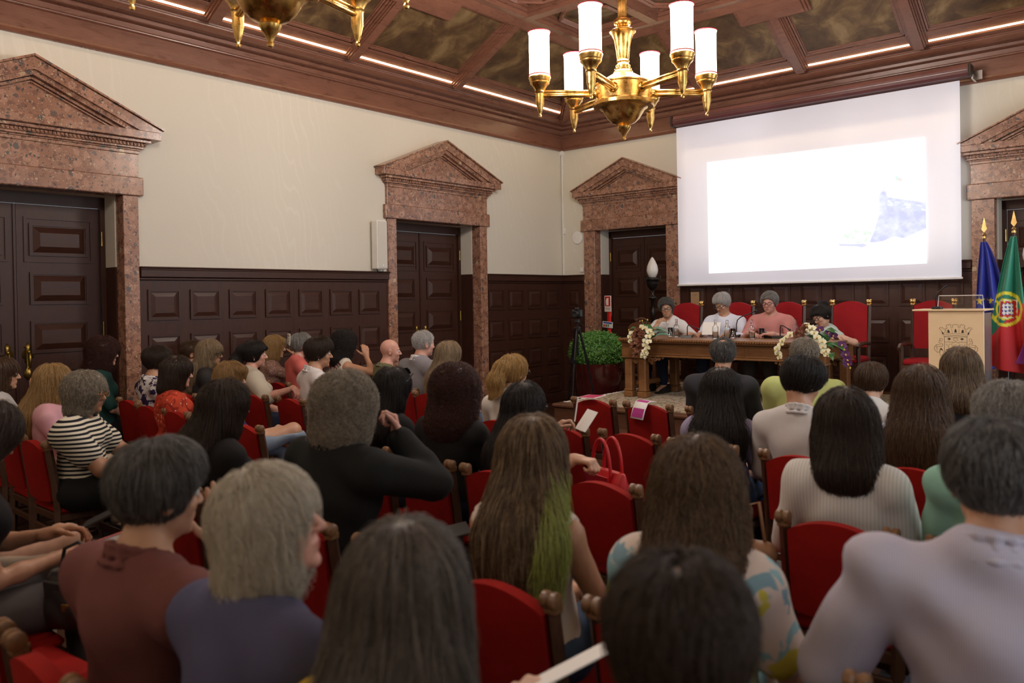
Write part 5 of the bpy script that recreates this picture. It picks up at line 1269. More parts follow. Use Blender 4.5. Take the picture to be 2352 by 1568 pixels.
def person(sp):
    """one seated person; sp gives world head position, pose, clothes and hair"""
    hx, hy, ztop = sp['head']; yaw = sp.get('yaw', 0.0); hs = sp.get('hs', 1.0); w = sp.get('w', 1.0); z0 = sp.get('z0', 0.0); near = sp.get('near', 1.0)
    fem = sp.get('fem', False); lean = sp.get('lean', .02); side = sp.get('side', 0.0)
    sk = skinmat(sp.get('skin', 'fair'), SKIN[sp.get('skin', 'fair')])
    zt = ztop-z0; Hc = A(side, lean+.035, zt-.117*hs)
    c_, s_ = math.cos(yaw), math.sin(yaw)
    root = (hx-(Hc[0]*c_-Hc[1]*s_), hy-(Hc[0]*s_+Hc[1]*c_), z0)
    t = empty('person', root, yaw, label=sp['label'], cat='person')
    hyaw = sp.get('hyaw', 0.0); R = rotm(hyaw, sp.get('hpitch', .05), sp.get('hroll', 0.0))
    seat = sp.get('seat', .46); hip = seat+.085
    N_ = A(side*.8, lean-.015, Hc[2]-.165*hs); zs_ = N_[2]-.060; sw = (.150 if fem else .178)*w
    Cc = A(side*.5, lean*.6-.012, (hip+zs_)/2+.10)
    tz = (zs_-hip)/.47
    st = sp.get('srot', 0.0); sx = A(math.cos(st), math.sin(st), 0)
    S = {q: A(N_[0], N_[1]-.012, zs_)+sx*sw*q+A(0, 0, sp.get('sh%d' % q, 0)) for q in (-1, 1)}
    belly = sp.get('belly', 0.0)
    def torso(o, arms=True):
        T = [ell((0, .015, hip-.01), (.165*w+o, .118*w+o, .115+o), .05), cap((0, .015, hip+.03), Cc, .122*w+o+belly*.4, .128*w+o, .06, (1, .74, 1)),
             ell(Cc+A(0, .012, .05*tz), ((.140 if fem else .152)*w+o, .098*w+o, .17*tz+o), .05), ell(A(0, .06+belly*.5, hip+.11), (.12*w+belly+o, .07+belly+o, .11+o), .05),
             cap(S[-1]-sx*-.03, S[1]-sx*.03, .048*w+o, .048*w+o, .06, (1, 1, 1)), cap(N_+A(0, -.014, .004), S[-1]+A(0, -.005, .006), .046+o, .038+o, .05), cap(N_+A(0, -.014, .004), S[1]+A(0, -.005, .006), .046+o, .038+o, .05)]
        if fem:
            for q in (-1, 1): T.append(ell(A(q*.07*w, Cc[1]+.085, Cc[2]+.015), (.058*w+o, .055*w+o, .055+o), .04))
        return T
    aw = sp.get('aw', .84 if fem else .97)*w
    arms = {}
    for q, key in ((1, 'R'), (-1, 'L')):
        a = sp.get(key, {}); Wp = np.asarray(a.get('w', (q*.075, .29+lean*.3, seat+.175)), float)
        if 'W' in a:
            dx, dy, dz = a['W'][0]-root[0], a['W'][1]-root[1], a['W'][2]-root[2]; Wp = A(c_*dx+s_*dy, -s_*dx+c_*dy, dz)
        el, Wp = ik(S[q], Wp, .285, .255, a.get('pole', (q*.7, -.35, -.7)))
        d = np.asarray(a.get('d', unit(Wp-el)+A(-q*.35, 0, -.1)), float); n_ = np.asarray(a.get('n', (0, 0, -1)), float)
        arms[q] = (el, Wp, unit(d), n_, a.get('curl', .45), a.get('vis', False))
    def armp(q, o, f0=0.0, f1=2.0):
        """arm capsules up to parameter f1 (1 = elbow, 2 = wrist)"""
        el, Wp = arms[q][0], arms[q][1]; P = []
        r0, r1, r2, r3 = .054*aw, .041*aw, .040*aw, .027*min(aw, 1.1)
        if f0 <= 0: P.append(ell(S[q], (.052*aw+o, .050*aw+o, .050*aw+o), .04))
        e1 = min(1, f1); P.append(cap(S[q], S[q]+(el-S[q])*e1, r0+o, r0+(r1-r0)*e1+o, .02))
        if f1 > 1: u = f1-1; m_ = el+(Wp-el)*min(u, .35); P.append(cap(el, m_, r1+o, r2+o, .02)); 
        if f1 > 1.35: P.append(cap(el+(Wp-el)*.35, el+(Wp-el)*(f1-1), r2+o, r2+(r3-r2)*(f1-1.35)/.65+o, .02))
        return P
    kn = sp.get('knees', {}); legs = {}
    for q in (-1, 1):
        K, An = kn.get(q, (A(q*.115, .445, seat+.085), A(q*.12, .42, .10))); legs[q] = (A(q*.09*w, .02, hip-.02), np.asarray(K, float), np.asarray(An, float))
    def legp(q, o, f1=2.0):
        h_, K, An = legs[q]; P = [cap(h_, K, .088*w+o, .064*w+o, .04)]
        if f1 > 1: P.append(cap(K, K+(An-K)*.4, .062*w+o, .058*w+o, .03)); P.append(cap(K+(An-K)*.4, K+(An-K)*(f1-1), .058*w+o, .040+o, .03))
        return P
    Hp = [xf(p, R, Hc) for p in head_prims(hs)]
    nk = R@A(0, -.022, -.062)*hs+Hc
    body = torso(0)+[cap(N_+A(0, .0, -.03), N_+A(0, 0, .03), .056*(1.08 if not fem else .92), .052*(1.08 if not fem else .9), .03), cap(N_+A(0, 0, .02), nk, .052*(1.1 if not fem else .9), .050*(1.08 if not fem else .9), .03)]
    fine = [(Hc, (.125*hs, .135*hs, .135*hs), sp.get('hres', .0062))]
    for q in (-1, 1):
        el, Wp, d, n_, cu, vis = arms[q]; body += armp(q, 0); body += hand(Wp, d, n_, q, cu, rs=1.0 if vis else 1.2)
        fine.append((Wp+d*.085, (.085, .085, .075) if vis else (.07, .07, .06), .0055 if vis else .011)); body += legp(q, -.006)
        An = legs[q][2]; body.append(cap(An+A(0, 0, -.03), An+A(0, .12, -.065), .035, .03, .03))
    body += Hp
    bo, V = solid('body', body, .021, sk, t, fine)
    # paint of the skin itself: lips, brows, stubble, cheeks
    q = (V-Hc)@R/hs; col = np.ones((len(V), 4), f32)
    def blob(c0, r0): return np.clip(1.6-1.6*np.sqrt((((q-np.array(c0))/np.array(r0))**2).sum(1)), 0, 1)[:, None]
    lipc = np.array([.80, .50, .52]); br = np.array(sp.get('browc', [.25, .2, .18]))
    lw = blob((0, .092, -.063), (.024, .02, .013)); col[:, :3] = col[:, :3]*(1-lw)+lipc*lw
    for s2 in (-1, 1):
        lw = blob((s2*.033, .088, .019), (.020, .02, .0052)); col[:, :3] = col[:, :3]*(1-lw)+br*lw
        lw = blob((s2*.04, .08, -.03), (.025, .025, .025))*.35; col[:, :3] = col[:, :3]*(1-lw)+np.array([1.05, .80, .76])*lw
        lw = blob((s2*.079, -.01, -.012), (.012, .022, .034))*.4; col[:, :3] = col[:, :3]*(1-lw)+np.array([1.02, .80, .74])*lw
    if sp.get('beard'):
        lw = np.clip(np.maximum(blob((0, .07, -.10), (.06, .06, .042)), np.maximum(blob((.05, .03, -.07), (.03, .05, .05)), blob((-.05, .03, -.07), (.03, .05, .05))))*1.2, 0, 1)*(1-blob((0, .095, -.063), (.02, .02, .009)))*sp['beard']; col[:, :3] = col[:, :3]*(1-lw)+np.array(sp.get('beardc', [.55, .52, .52]))*lw
    ca = bo.data.color_attributes.new('Col', 'FLOAT_COLOR', 'POINT'); ca.data.foreach_set('color', col.ravel())
    for s2 in (-1, 1):
        e = MB(); e.ball(R@A(s2*.031, .0775, .001)*hs+Hc, .0118*hs, 10, 8); eo = e.build('eye', EYEM, t, smooth=True)
        if near >= 1 or sp.get('eyes'):
            e = MB(); e.ball(R@A(s2*.031, .0855, -.0005)*hs+Hc, .0054*hs, 8, 6); e.build('iris', IRIS, eo, smooth=True)
    # ---- clothes
    top = sp['top']; o = top.get('o', .012); P = torso(o); sl = top.get('sleeve', .55)
    for q in (-1, 1):
        if sl > 0: P += armp(q, o+top.get('loose', .006), 0, sl)
        elif sl == 0: P.append(ell(S[q]-sx*q*.012, (.055*aw+o, .055*aw+o, .058*aw+o), .03))
    nr = top.get('neck', .060); P.append(sub(ell(N_+A(0, top.get('ny', .015), .035+top.get('nz', 0)), (nr, nr, .05+top.get('nd', .0)), .008)))
    P.append(plane((0, 0, -1), -(top.get('hem', seat-.0)), .01))
    if sl < 0: 
        for q in (-1, 1): P.append(sub(ell(S[q]+sx*q*.035+A(0, 0, -.01), (.055*aw, .08*aw, .075*aw), .01)))
    sd = random.Random(sp.get('seed', 1)); ph = [sd.uniform(0, 6) for _ in range(6)]; fa = top.get('fold', .0065)
    def dsp(x, y, z): return fa*(np.sin(19*x+11*z+3*np.sin(9*z+ph[0])+ph[1])*.5+np.sin(-15*x+23*z+6*y+2*np.sin(13*x+ph[2])+ph[3])*.4+np.sin(37*z+9*x+2*np.sin(17*x+ph[5])+ph[4])*.32)
    tres = .0135 if near >= 1 else .017
    to, _ = solid(top.get('name', 'top'), P, tres, top['mat'], t, disp=dsp)
    if top.get('collar'):
        cp = []; n = 13; tilt = .35; hgt = top.get('ch', .030); rc = .064*(1.08 if not fem else .95)
        for lev in (0, 1, 2):
            ring = []
            for i in range(n):
                a = -PI*1.42+PI*1.84*i/(n-1)-.0; a = PI/2+.26+(2*PI-.52)*i/(n-1)
                r_ = rc+(.004 if lev else .014)-.003*lev; ring.append(N_+A(r_*math.cos(a), r_*math.sin(a)*1.08-.006, -.002+hgt*lev*.55-math.sin(a)*.030))
            for i in range(n-1): cp.append(cap(ring[i], ring[i+1], .008, .008, .010))
        solid('collar', cp, .0065, top.get('cmat', top['mat']), t)
    bt = sp['bottom']; P = [ell((0, .0, hip-.02), (.178*w, .138*w, .118), .05)]
    if bt.get('skirt'): P += [cap(legs[-1][0], legs[-1][1], .10*w, .09*w, .06), cap(legs[1][0], legs[1][1], .10*w, .09*w, .06), cap(legs[-1][1], legs[1][1], .085, .085, .06)]
    else:
        for q in (-1, 1): P += legp(q, .014, bt.get('len', 1.92))
    P.append(plane((0, 0, 1), hip+.10, .01))
    solid(bt.get('name', 'trousers'), P, .02, bt['mat'], t, disp=lambda x, y, z: .004*np.sin(23*y+17*z+9*x))
    for q in (-1, 1):
        An, K = legs[q][2], legs[q][1]; so = link('shoe', SHOE, None, t, (An[0], An[1]+.01, max(0, An[2]-.10)), -q*.1)
    # ---- hair
    ha = sp['hair']; st_ = ha['style']
    hm = hairmat(ha['col'], HC[ha['col']])
    if st_ != 'none':
        HPr = hair_prims(st_, ha); 
        HPr = [[(lambda f, s: (lambda x, y, z: f(x/s, y/s, z/s)*s))(p[0], hs), p[1]*hs, p[2]*hs, p[3], p[4]] for p in HPr]
        wv = ha.get('wave', .0025)*1.7; dd = None
        if wv:
            def dd(x, y, z): return wv*(np.sin(42*x+ph[0]+2*np.sin(31*z+ph[1]))*np.sin(39*z+ph[2])*np.sin(36*y+ph[3]+x*20))
        hres = .0075 if near >= 1 else .0095
        ho, HV = solid('hair', [xf(p, R, Hc) for p in HPr] if False else HPr, hres, hm, t, disp=dd)
        # the volume is meshed in the head frame, then turned with the head
        VV = HV@R.T+Hc; ho.data.vertices.foreach_set('co', VV.astype(f32).ravel()); ho.data.update()
        n = int(ha.get('n', 2600)*near); ln = ha.get('len', .035 if st_ in ('short', 'bald', 'crop') else .14)
        strands('hair_strands', HPr, HV, R, Hc, hm, ho, n, ln, ha.get('rad', .0011 if near < 1 else .0008), seg=8 if not ha.get('curl') else 14, curl=ha.get('curl', 0), cf=ha.get('cf', 18), lift=ha.get('lift', .004), seed=sp.get('seed', 1), jit=ha.get('jit', .3), crown=ha.get('cr', (0, -.03, .10)))
        for cc, sel in ha.get('extra', []):
            strands('coloured_strands', HPr, HV, R, Hc, hairmat(cc, HC[cc]), ho, int(n*.22), ln, .0010, seed=9, sel=sel, lift=.008)
    if sp.get('glasses'):
        g_ = MB(); G = sp['glasses']; rr_ = .0026 if G is True else G
        def hp(x, y, z): return R@(A(x, y, z)*hs)+Hc
        for s2 in (-1, 1):
            g_.tube([hp(s2*.033+.024*math.cos(a*PI/8), .1045-.010*abs(math.cos(a*PI/8)) if False else .106, -.001+.018*math.sin(a*PI/8)) for a in range(17)], rr_, 6)
            g_.tube([hp(s2*.057, .105, .004), hp(s2*.072, .09, .006), hp(s2*.081, .02, .004), hp(s2*.083, -.012, .002), hp(s2*.083, -.028, -.016)], rr_, 6)
        g_.tube([hp(-.010, .107, .003), hp(0, .110, .006), hp(.010, .107, .003)], rr_, 6); g_.build('glasses', sp.get('gmat', FRAME), t, smooth=True)
    if sp.get('earring'):
        e = MB()
        for s2 in (-1, 1): e.ball(R@(A(s2*.081, -.006, -.046)*hs)+Hc, .005, 8, 6)
        tag(e.build('earrings', WHITEP, t, smooth=True), kind='stuff')
    t['_root'] = 1; del t['_root']
    return t, dict(R=R, Hc=Hc, N=N_, S=S, arms=arms, legs=legs, Cc=Cc, seat=seat)
# ---- patterned cloths
def pattern(name, base, layers, rough=.85, kind=None):
    m, nt, b = newmat(name); v = coords(nt); c = base
    for ty, sc, lo, hi, col in layers:
        if ty == 'noise': f = ramp(nt, noise(nt, v, sc, 3, .55, .8), [(lo, 0.), (hi, 1.)])
        elif ty == 'vor':
            vo = nt.nodes.new('ShaderNodeTexVoronoi'); vo.inputs['Scale'].default_value = sc; nt.links.new(v, vo.inputs['Vector']); f = ramp(nt, vo.outputs['Distance'], [(lo, 1.), (hi, 0.)])
        elif ty in ('bandz', 'bandx'):
            w = nt.nodes.new('ShaderNodeTexWave'); w.wave_type = 'BANDS'; w.bands_direction = 'Z' if ty == 'bandz' else 'X'; w.inputs['Scale'].default_value = sc; w.inputs['Distortion'].default_value = .25; w.inputs['Detail Scale'].default_value = .6
            nt.links.new(v, w.inputs['Vector']); f = ramp(nt, w.outputs['Fac'], [(lo, 0.), (hi, 1.)])
        elif ty == 'ring':
            w = nt.nodes.new('ShaderNodeTexNoise'); w.inputs['Scale'].default_value = sc; w.inputs['Distortion'].default_value = 2.5; nt.links.new(v, w.inputs['Vector']); f = ramp(nt, w.outputs['Fac'], [(lo, 0.), ((lo+hi)/2, 1.), (hi, 0.)])
        c = mix(nt, f, c, col)
    nt.links.new(c, b.inputs['Base Color']); b.inputs['Roughness'].default_value = rough; b.inputs['Specular IOR Level'].default_value = .2
    bump(nt, b, noise(nt, v, 190, 2), .12, .002); return m
C_ = cloth_mat
NAVY = C_('navy_cloth', (.012, .018, .04)); JEANS = C_('blue_denim', (.06, .10, .17), (.03, .05, .10), 9); PALEJ = C_('pale_denim', (.24, .30, .37), (.15, .20, .28), 7); BLK = C_('black_cloth', (.009, .009, .010), None, 6, .85); GREYT = C_('grey_trousers', (.10, .095, .10)); BEIGE = C_('beige_trousers', (.50, .40, .30)); DKGREY = C_('charcoal_cloth', (.035, .033, .034))
TGT = (3.95, -1.25)
def hd(x, y, t=TGT): return math.atan2(t[1]-y, t[0]-x)-PI/2
PEOPLE = []
def P(label, head, top, bottom, hair, heading=None, **kw):
    yaw = kw.pop('yaw', None); h = hd(*head[:2]) if heading is None else math.radians(heading)
    if yaw is None: yaw = h*.45
    else: yaw = math.radians(yaw)
    kw.setdefault('near', .8); kw.setdefault('seed', len(PEOPLE)+3)
    for key in ('R', 'L'):
        if key in kw: pass
    r = person(dict(label=label, head=head, yaw=yaw, hyaw=h-yaw, top=top, bottom=dict(mat=bottom) if not isinstance(bottom, dict) else bottom, hair=hair, **kw)); PEOPLE.append(r); return r
def T(mat, sleeve=.55, **kw): return dict(mat=mat, sleeve=sleeve, **kw)
def H(style, col, **kw): return dict(style=style, col=col, **kw)
# ---------------- the panel
TOPZ = ST+.012
WHITE = C_('white_shirt', (.74, .74, .76)); PBLUE = pattern('pale_blue_shirt', (.60, .65, .82), [('bandx', 42, .35, .65, (.74, .78, .88))]); PINKP = C_('pink_polo', (.62, .27, .255))
P('man at the panel in an open white shirt and glasses touching his mouth', (2.70, -1.42, 1.622), T(WHITE, .85, name='shirt', collar=True, neck=.064), NAVY, H('short', 'darkgrey', th=.020, top=.006, fz=.108, nape=.065, n=5000), heading=205, yaw=175, z0=TOPZ, glasses=.0032, hres=.0045, near=1.0, beard=.55, beardc=[.52, .50, .50], skin='warm', hpitch=.08, hroll=.10, lean=.12, seat=.47,
  R=dict(W=(2.70, -1.70, 1.275), d=(-.35, -.45, .95), n=(-.3, -.8, -.3), curl=.42, vis=True, pole=(.8, .3, -.7)), L=dict(W=(3.17, -1.70, 1.195), d=(.5, .6, -.15), n=(0, 0, -1), curl=.6, vis=True, pole=(-.6, -.2, -.5)))
P('grey-haired man at the panel in a pale blue shirt reading down', (3.46, -1.42, 1.672), T(PBLUE, 1.85, name='shirt', collar=True, neck=.064), NAVY, H('short', 'silver', th=.016, top=.010, fz=.104, n=5000), heading=172, yaw=180, z0=TOPZ, glasses=.0032, hres=.0045, near=1.0, skin='warm', hpitch=.42, lean=.10, seat=.47, w=1.05,
  R=dict(W=(3.36, -1.70, 1.21), d=(.3, .9, .0), curl=.6, vis=True), L=dict(W=(3.66, -1.70, 1.205), d=(-.3, .9, 0), curl=.5, vis=True))
P('man at the panel in a pink polo speaking into the long microphone', (4.05, -1.42, 1.68), T(PINKP, .85, name='polo_shirt', collar=True, neck=.064), DKGREY, H('short', 'grey', th=.014, fz=.110, n=5000), heading=184, yaw=182, z0=TOPZ, glasses=.0030, gmat=pmat('red_frame', (.12, .02, .02), None, 10, .3), hres=.0045, near=1.0, skin='pink', beard=.45, beardc=[.62, .58, .56], hpitch=.12, lean=.08, seat=.47, w=1.1, belly=.02,
  R=dict(W=(3.93, -1.73, 1.215), d=(-.9, .35, 0), curl=.4, vis=True), L=dict(W=(4.20, -1.74, 1.215), d=(.9, .35, 0), curl=.4, vis=True))
SAGE = C_('sage_knit', (.46, .54, .50))
P('dark-haired woman at the panel bent over writing in a sage sleeveless top', (4.665, -1.50, 1.53), T(SAGE, 0.12, name='knit_top', neck=.062), BLK, H('bun', 'black', th=.014, bz=.085, fringe=True, n=5000), heading=158, yaw=170, z0=TOPZ, glasses=.0032, hres=.0045, near=1.0, fem=True, skin='fair', hpitch=.45, hroll=.28, lean=.20, seat=.47, side=-.05,
  R=dict(W=(4.76, -1.72, 1.205), d=(-.8, .5, 0), curl=.6, vis=True), L=dict(W=(4.83, -1.70, 1.21), d=(-1, .1, 0), curl=.4, vis=True, pole=(-.95, .1, -.25)))
sc_ = pattern('dotted_scarf', (.03, .03, .035), [('vor', 60, .22, .30, (.7, .7, .66))]); pr = PEOPLE[-1]
q = MB(); S0_ = pr[1]['N']
q.tube([S0_+A(.05, -.04, .03), S0_+A(-.01, -.065, .035), S0_+A(-.06, -.02, .025), S0_+A(-.075, .05, -.02), S0_+A(-.07, .10, -.10), S0_+A(-.06, .125, -.20)], .021, 8); q.build('scarf', sc_, pr[0], smooth=True)
q = MB(); q.tube([S0_+A(-.042, .02, .02), S0_+A(-.05, .085, -.04), S0_+A(-.035, .13, -.13)], .013, 8); q.build('scarf_lining', pmat('mustard', (.62, .40, .04), None, 10, .8), pr[0], smooth=True)
# ---------------- row nearest the platform
SUIT = C_('charcoal_suit', (.036, .037, .042)); LIMEP = C_('lime_polo', (.50, .55, .20)); CREAMW = C_('cream_blouse', (.62, .60, .57))
P('balding grey-haired man in a charcoal suit in the front row before the table', (5.15, -4.94, 1.33), T(SUIT, 1.95, name='jacket', collar=True, ch=.024, o=.018, neck=.066), SUIT, H('short', 'darkgrey', crown=.040, cy=-.045, th=.009, n=5200, len=.022), heading=22, w=1.08, skin='tan', near=1)
P('man with cropped grey hair in a lime green polo in the front row', (5.75, -4.94, 1.34), T(LIMEP, .8, name='polo_shirt', collar=True), NAVY, H('short', 'greycurl', th=.011, n=5200, len=.022), heading=27, w=1.12, skin='pink', near=1, glasses=True)
P('boy with brown bowl-cut hair and a cream top near the lectern', (6.19, -4.94, 1.18), T(CREAMW, .6, name='t_shirt'), NAVY, H('short', 'brown', th=.022, n=5200, len=.05, nape=.05), heading=-12, w=.82, hs=.92, skin='warm', near=1)
P('woman in black with a brown bob and blond tips in front of the lectern', (6.70, -4.94, 1.30), T(BLK, 1.2), BLK, H('bob', 'tips', L=.235, w=.098, we=.120, th=.020, n=5200), heading=24, fem=True, near=1)
GBLZ = pattern('heather_grey', (.27, .26, .29), [('noise', 160, .4, .6, (.21, .205, .23))]); OLIVE = C_('olive_shirt', (.15, .15, .085)); FLOW = pattern('burgundy_flower', (.60, .55, .47), [('noise', 5.2, .54, .56, (.09, .012, .025)), ('ring', 5.2, .50, .545, (.66, .62, .55))])
P('blond-brown long-haired woman beside the man in the grey blazer', (2.70, -5.33, 1.27), T(CREAMW, .6), JEANS, H('long', 'ash', L=.40, w=.096, we=.105, th=.018, n=5000), fem=True, near=1)
P('tall man with cropped white hair in a light grey blazer by the second door', (2.25, -5.22, 1.355), T(GBLZ, 1.95, name='blazer', collar=True, ch=.034, cmat=WHITE, o=.018, hem=.40), GREYT, H('short', 'silver', th=.004, n=5200, len=.012, rad=.0009), heading=-16, w=1.08, skin='pink', near=1)
P('bald man in an olive green shirt by the left wall', (1.70, -5.16, 1.27), T(OLIVE, 1.2, name='shirt', collar=True, ch=.02), NAVY, H('none', 'grey'), heading=-38, skin='pink', near=1, w=1.05)
P('woman with black curls raising a hand to her hair in a cream and burgundy top', (1.15, -5.28, 1.335), T(FLOW, -1, name='sleeveless_top'), BLK, H('curly', 'black', L=.20, w=.105, we=.12, vol=.020, wave=.010, curl=.010, cf=22, n=5200, len=.10), heading=-30, fem=True, skin='tan', near=1,
  R=dict(W=(1.34, -5.17, 1.08), d=(-.25, -.05, .95), n=(-.9, .2, .1), curl=.45, vis=True, pole=(.9, .1, -.5)))
CORAL = C_('coral_top', (.66, .16, .14)); SWIRL = pattern('pink_swirl_blouse', (.30, .17, .14), [('ring', 16, .42, .55, (.60, .45, .38))])
r = P('woman with grey hair held by a pale claw clip in a coral top', (.74, -5.53, 1.325), T(CORAL, .3, name='top'), BLK, H('bun', 'grey', th=.012, bz=.03, n=5000), heading=-34, fem=True, glasses=True, near=1, skin='pink')
R_, H_ = r[1]['R'], r[1]['Hc']; q = MB()
for s in (-1, 1):
    for k in range(6):
        a = -.9+k*.36; q.tube([R_@A(s*.012, -.100, .06)+H_, R_@A(s*.030, -.150-.0*k, .07+.05*math.sin(a))+H_, R_@A(s*.055, -.125, .05+.075*math.sin(a))+H_], .005, 5)
    q.tube([R_@A(s*.055, -.125, .05+.075*math.sin(-.9+k*.36))+H_ for k in range(6)], .006, 5)
q.build('claw_clip', pmat('cream_clip', (.66, .60, .50), None, 10, .35), r[0], smooth=True)
P('blond woman resting her cheek on her fist in a patterned blouse by the wainscot', (.29, -5.56, 1.29), T(SWIRL, .7, name='blouse'), BLK, H('bob', 'blond', L=.19, w=.094, we=.098, th=.018, fringe=True, n=5000), heading=-42, yaw=-20, fem=True, near=1, skin='warm',
  R=dict(W=(.43, -5.40, 1.065), d=(-.2, .0, .95), n=(-.8, -.4, .2), curl=.95, vis=True, pole=(.5, -.3, -.8)))
# ---------------- second row
LAVEN = C_('lavender_cloth', (.30, .28, .42)); SKYB = C_('sky_cotton', (.46, .52, .66)); ORANGE = C_('orange_tee', (.70, .28, .09))
P('woman with long black wavy hair in lavender behind the charcoal suit', (5.72, -6.16, 1.225), T(LAVEN, .7, name='blouse'), JEANS, H('long', 'black', L=.36, w=.098, we=.125, th=.020, wave=.004, curl=.003, cf=8, n=5600), fem=True, near=1.1)
P('young black-haired man in a white collared shirt looking down to his right', (6.19, -6.16, 1.295), T(C_('white_oxford', (.60, .58, .58)), 1.9, name='shirt', collar=True, ch=.036, neck=.066), NAVY, H('short', 'black', th=.026, top=.014, n=5600, len=.05, wave=.004), heading=-24, yaw=4, hpitch=.38, skin='tan', near=1.2, lean=.05)
P('woman with very long wavy brown hair in pale blue before the lectern row', (6.77, -6.16, 1.28), T(SKYB, 1.2, name='blouse'), JEANS, H('long', 'chestnut', L=.46, w=.104, we=.125, th=.022, wave=.003, curl=.004, cf=6, n=6000), heading=8, fem=True, near=1.2)
P('woman with a blond ponytail and glasses in a white top', (4.16, -6.16, 1.255), T(C_('white_tee', (.66, .63, .58)), .6, name='t_shirt'), JEANS, H('pony', 'golden', L=.30, th=.012, n=5600, curl=.003, cf=6), heading=-8, yaw=8, fem=True, glasses=True, near=1.1)
P('young man with dark hair in a white collared shirt in the left block', (2.06, -6.27, 1.325), T(C_('white_poplin', (.68, .65, .66)), 1.7, name='shirt', collar=True, ch=.036, neck=.066), NAVY, H('short', 'dark', th=.026, top=.022, n=5200, len=.055, wave=.004, fz=.094), heading=-36, skin='tan', near=1, earring=True)
P('black-haired woman with a low ponytail in a beige top leaning on the next chair', (1.20, -6.36, 1.295), T(C_('beige_tee', (.50, .46, .38)), 1.0, name='top', loose=.02), NAVY, H('pony', 'black', L=.26, th=.016, n=5000), heading=-32, yaw=-16, side=-.10, fem=True, skin='pink', near=1, earring=True, w=1.12,
  R=dict(W=(1.80, -6.36, .90), d=(.95, .1, -.2), n=(0, 0, -1), curl=.5, vis=True, pole=(.3, -.6, -.7)))
P('woman with long highlighted hair and glasses near the big door', (.80, -6.58, 1.305), T(DKGREY, 1.2), BLK, H('long', 'ash', L=.34, w=.094, we=.10, th=.018, n=5000), heading=-46, fem=True, glasses=True, near=1, skin='warm', earring=True)
P('man with short dark hair in orange by the wainscot', (.24, -6.47, 1.275), T(ORANGE, .5, name='t_shirt', neck=.075), NAVY, H('short', 'brown', th=.010, n=4200, len=.02), heading=-20, skin='warm', hpitch=.25)
# ---------------- third row
RIB = pattern('ribbed_white_blouse', (.63, .61, .58), [('bandx', 26, .3, .7, (.53, .51, .48))]); MINT = C_('mint_shirt', (.26, .48, .38)); BTEE = C_('black_knit', (.012, .011, .012)); BJKT = C_('black_jacket', (.016, .015, .016))
P('woman with a dark brown bob in a ribbed white blouse, third row', (6.77, -7.28, 1.275), T(RIB, 1.0, name='blouse', loose=.018, hem=.38, fold=.009), NAVY, H('bob', 'dark', L=.225, w=.100, we=.108, th=.022, n=6500, wave=.003), heading=19, fem=True, near=1.6)
P('man with thick grey hair in mint green, half hidden at the right edge', (7.30, -7.28, 1.325), T(MINT, 1.0, name='shirt'), C_('light_jeans', (.20, .27, .38)), H('short', 'grey', th=.022, n=6000, len=.05, curl=.003, wave=.004), heading=20, near=1.4, skin='tan')
P('woman with straight black hair and sunglasses pushed up, in black', (4.18, -7.28, 1.25), T(BTEE, .7), JEANS, H('long', 'black', L=.28, w=.092, we=.085, th=.016, n=5600), heading=-5, fem=True, skin='tan', near=1.2, earring=True)
r = PEOPLE[-1]; R_, H_ = r[1]['R'], r[1]['Hc']; q = MB()
for s in (-1, 1): q.prism([(s*.008, .0), (s*.062, .004), (s*.066, .03), (s*.05, .045), (s*.012, .040)], .005, R_@A(0, .075, .085)+H_, R_@A(1, 0, 0), R_@A(0, -.5, .86), R_@A(0, .86, .5)); q.tube([R_@A(s*.066, .09, .09)+H_, R_@A(s*.092, .03, .05)+H_, R_@A(s*.094, -.03, .02)+H_], .004, 6)
q.build('sunglasses', FRAME, r[0])
P('woman with dark auburn curls in a black jacket', (4.70, -7.28, 1.275), T(BJKT, 1.9, name='jacket', collar=True, ch=.02, o=.018), NAVY, H('curly', 'redblack', L=.235, w=.112, we=.125, vol=.022, wave=.012, curl=.014, cf=20, n=6500, len=.11), heading=22, fem=True, near=1.4, w=1.05)
P('woman with long black hair and glasses in black with her arm on the next chair', (5.19, -7.28, 1.215), T(BTEE, .5), JEANS, H('long', 'black', L=.34, w=.092, we=.10, th=.016, n=6000), heading=0, fem=True, glasses=True, skin='warm', near=1.3,
  R=dict(W=(5.60, -7.42, .905), d=(.95, .15, -.05), n=(0, 0, -1), curl=.95, vis=True, pole=(.2, -.8, -.4)), L=dict(W=(5.12, -6.98, .92), d=(.3, .5, .5), n=(.3, 0, -.9), curl=.7, vis=True))
NAVYW = pattern('navy_brush_print', (.62, .60, .60), [('noise', 14, .50, .53, (.035, .022, .07))]); REDF = pattern('red_speckled_print', (.52, .065, .030), [('noise', 22, .52, .58, (.30, .028, .018)), ('vor', 24, .12, .17, (.75, .62, .50))]); TEAL = C_('bottle_green_dress', (.016, .055, .050)); PURF = pattern('purple_floral', (.035, .028, .12), [('noise', 24, .56, .60, (.55, .12, .22)), ('vor', 34, .16, .22, (.30, .26, .50))])
P('dark-haired man in a white and navy brush-print shirt in the left block', (.85, -7.10, 1.265), T(NAVYW, .6, name='shirt', collar=True, ch=.024), NAVY, H('short', 'dark', th=.026, n=5200, len=.06, nape=.06, wave=.004), heading=-12, skin='tan', near=1)
P('woman with short dark hair in a red speckled blouse', (1.66, -7.33, 1.225), T(REDF, .8, name='blouse', neck=.07), NAVY, H('bob', 'dark', L=.17, w=.098, we=.100, th=.022, wave=.005, n=5200), heading=-38, fem=True, skin='pink', near=1, w=1.12)
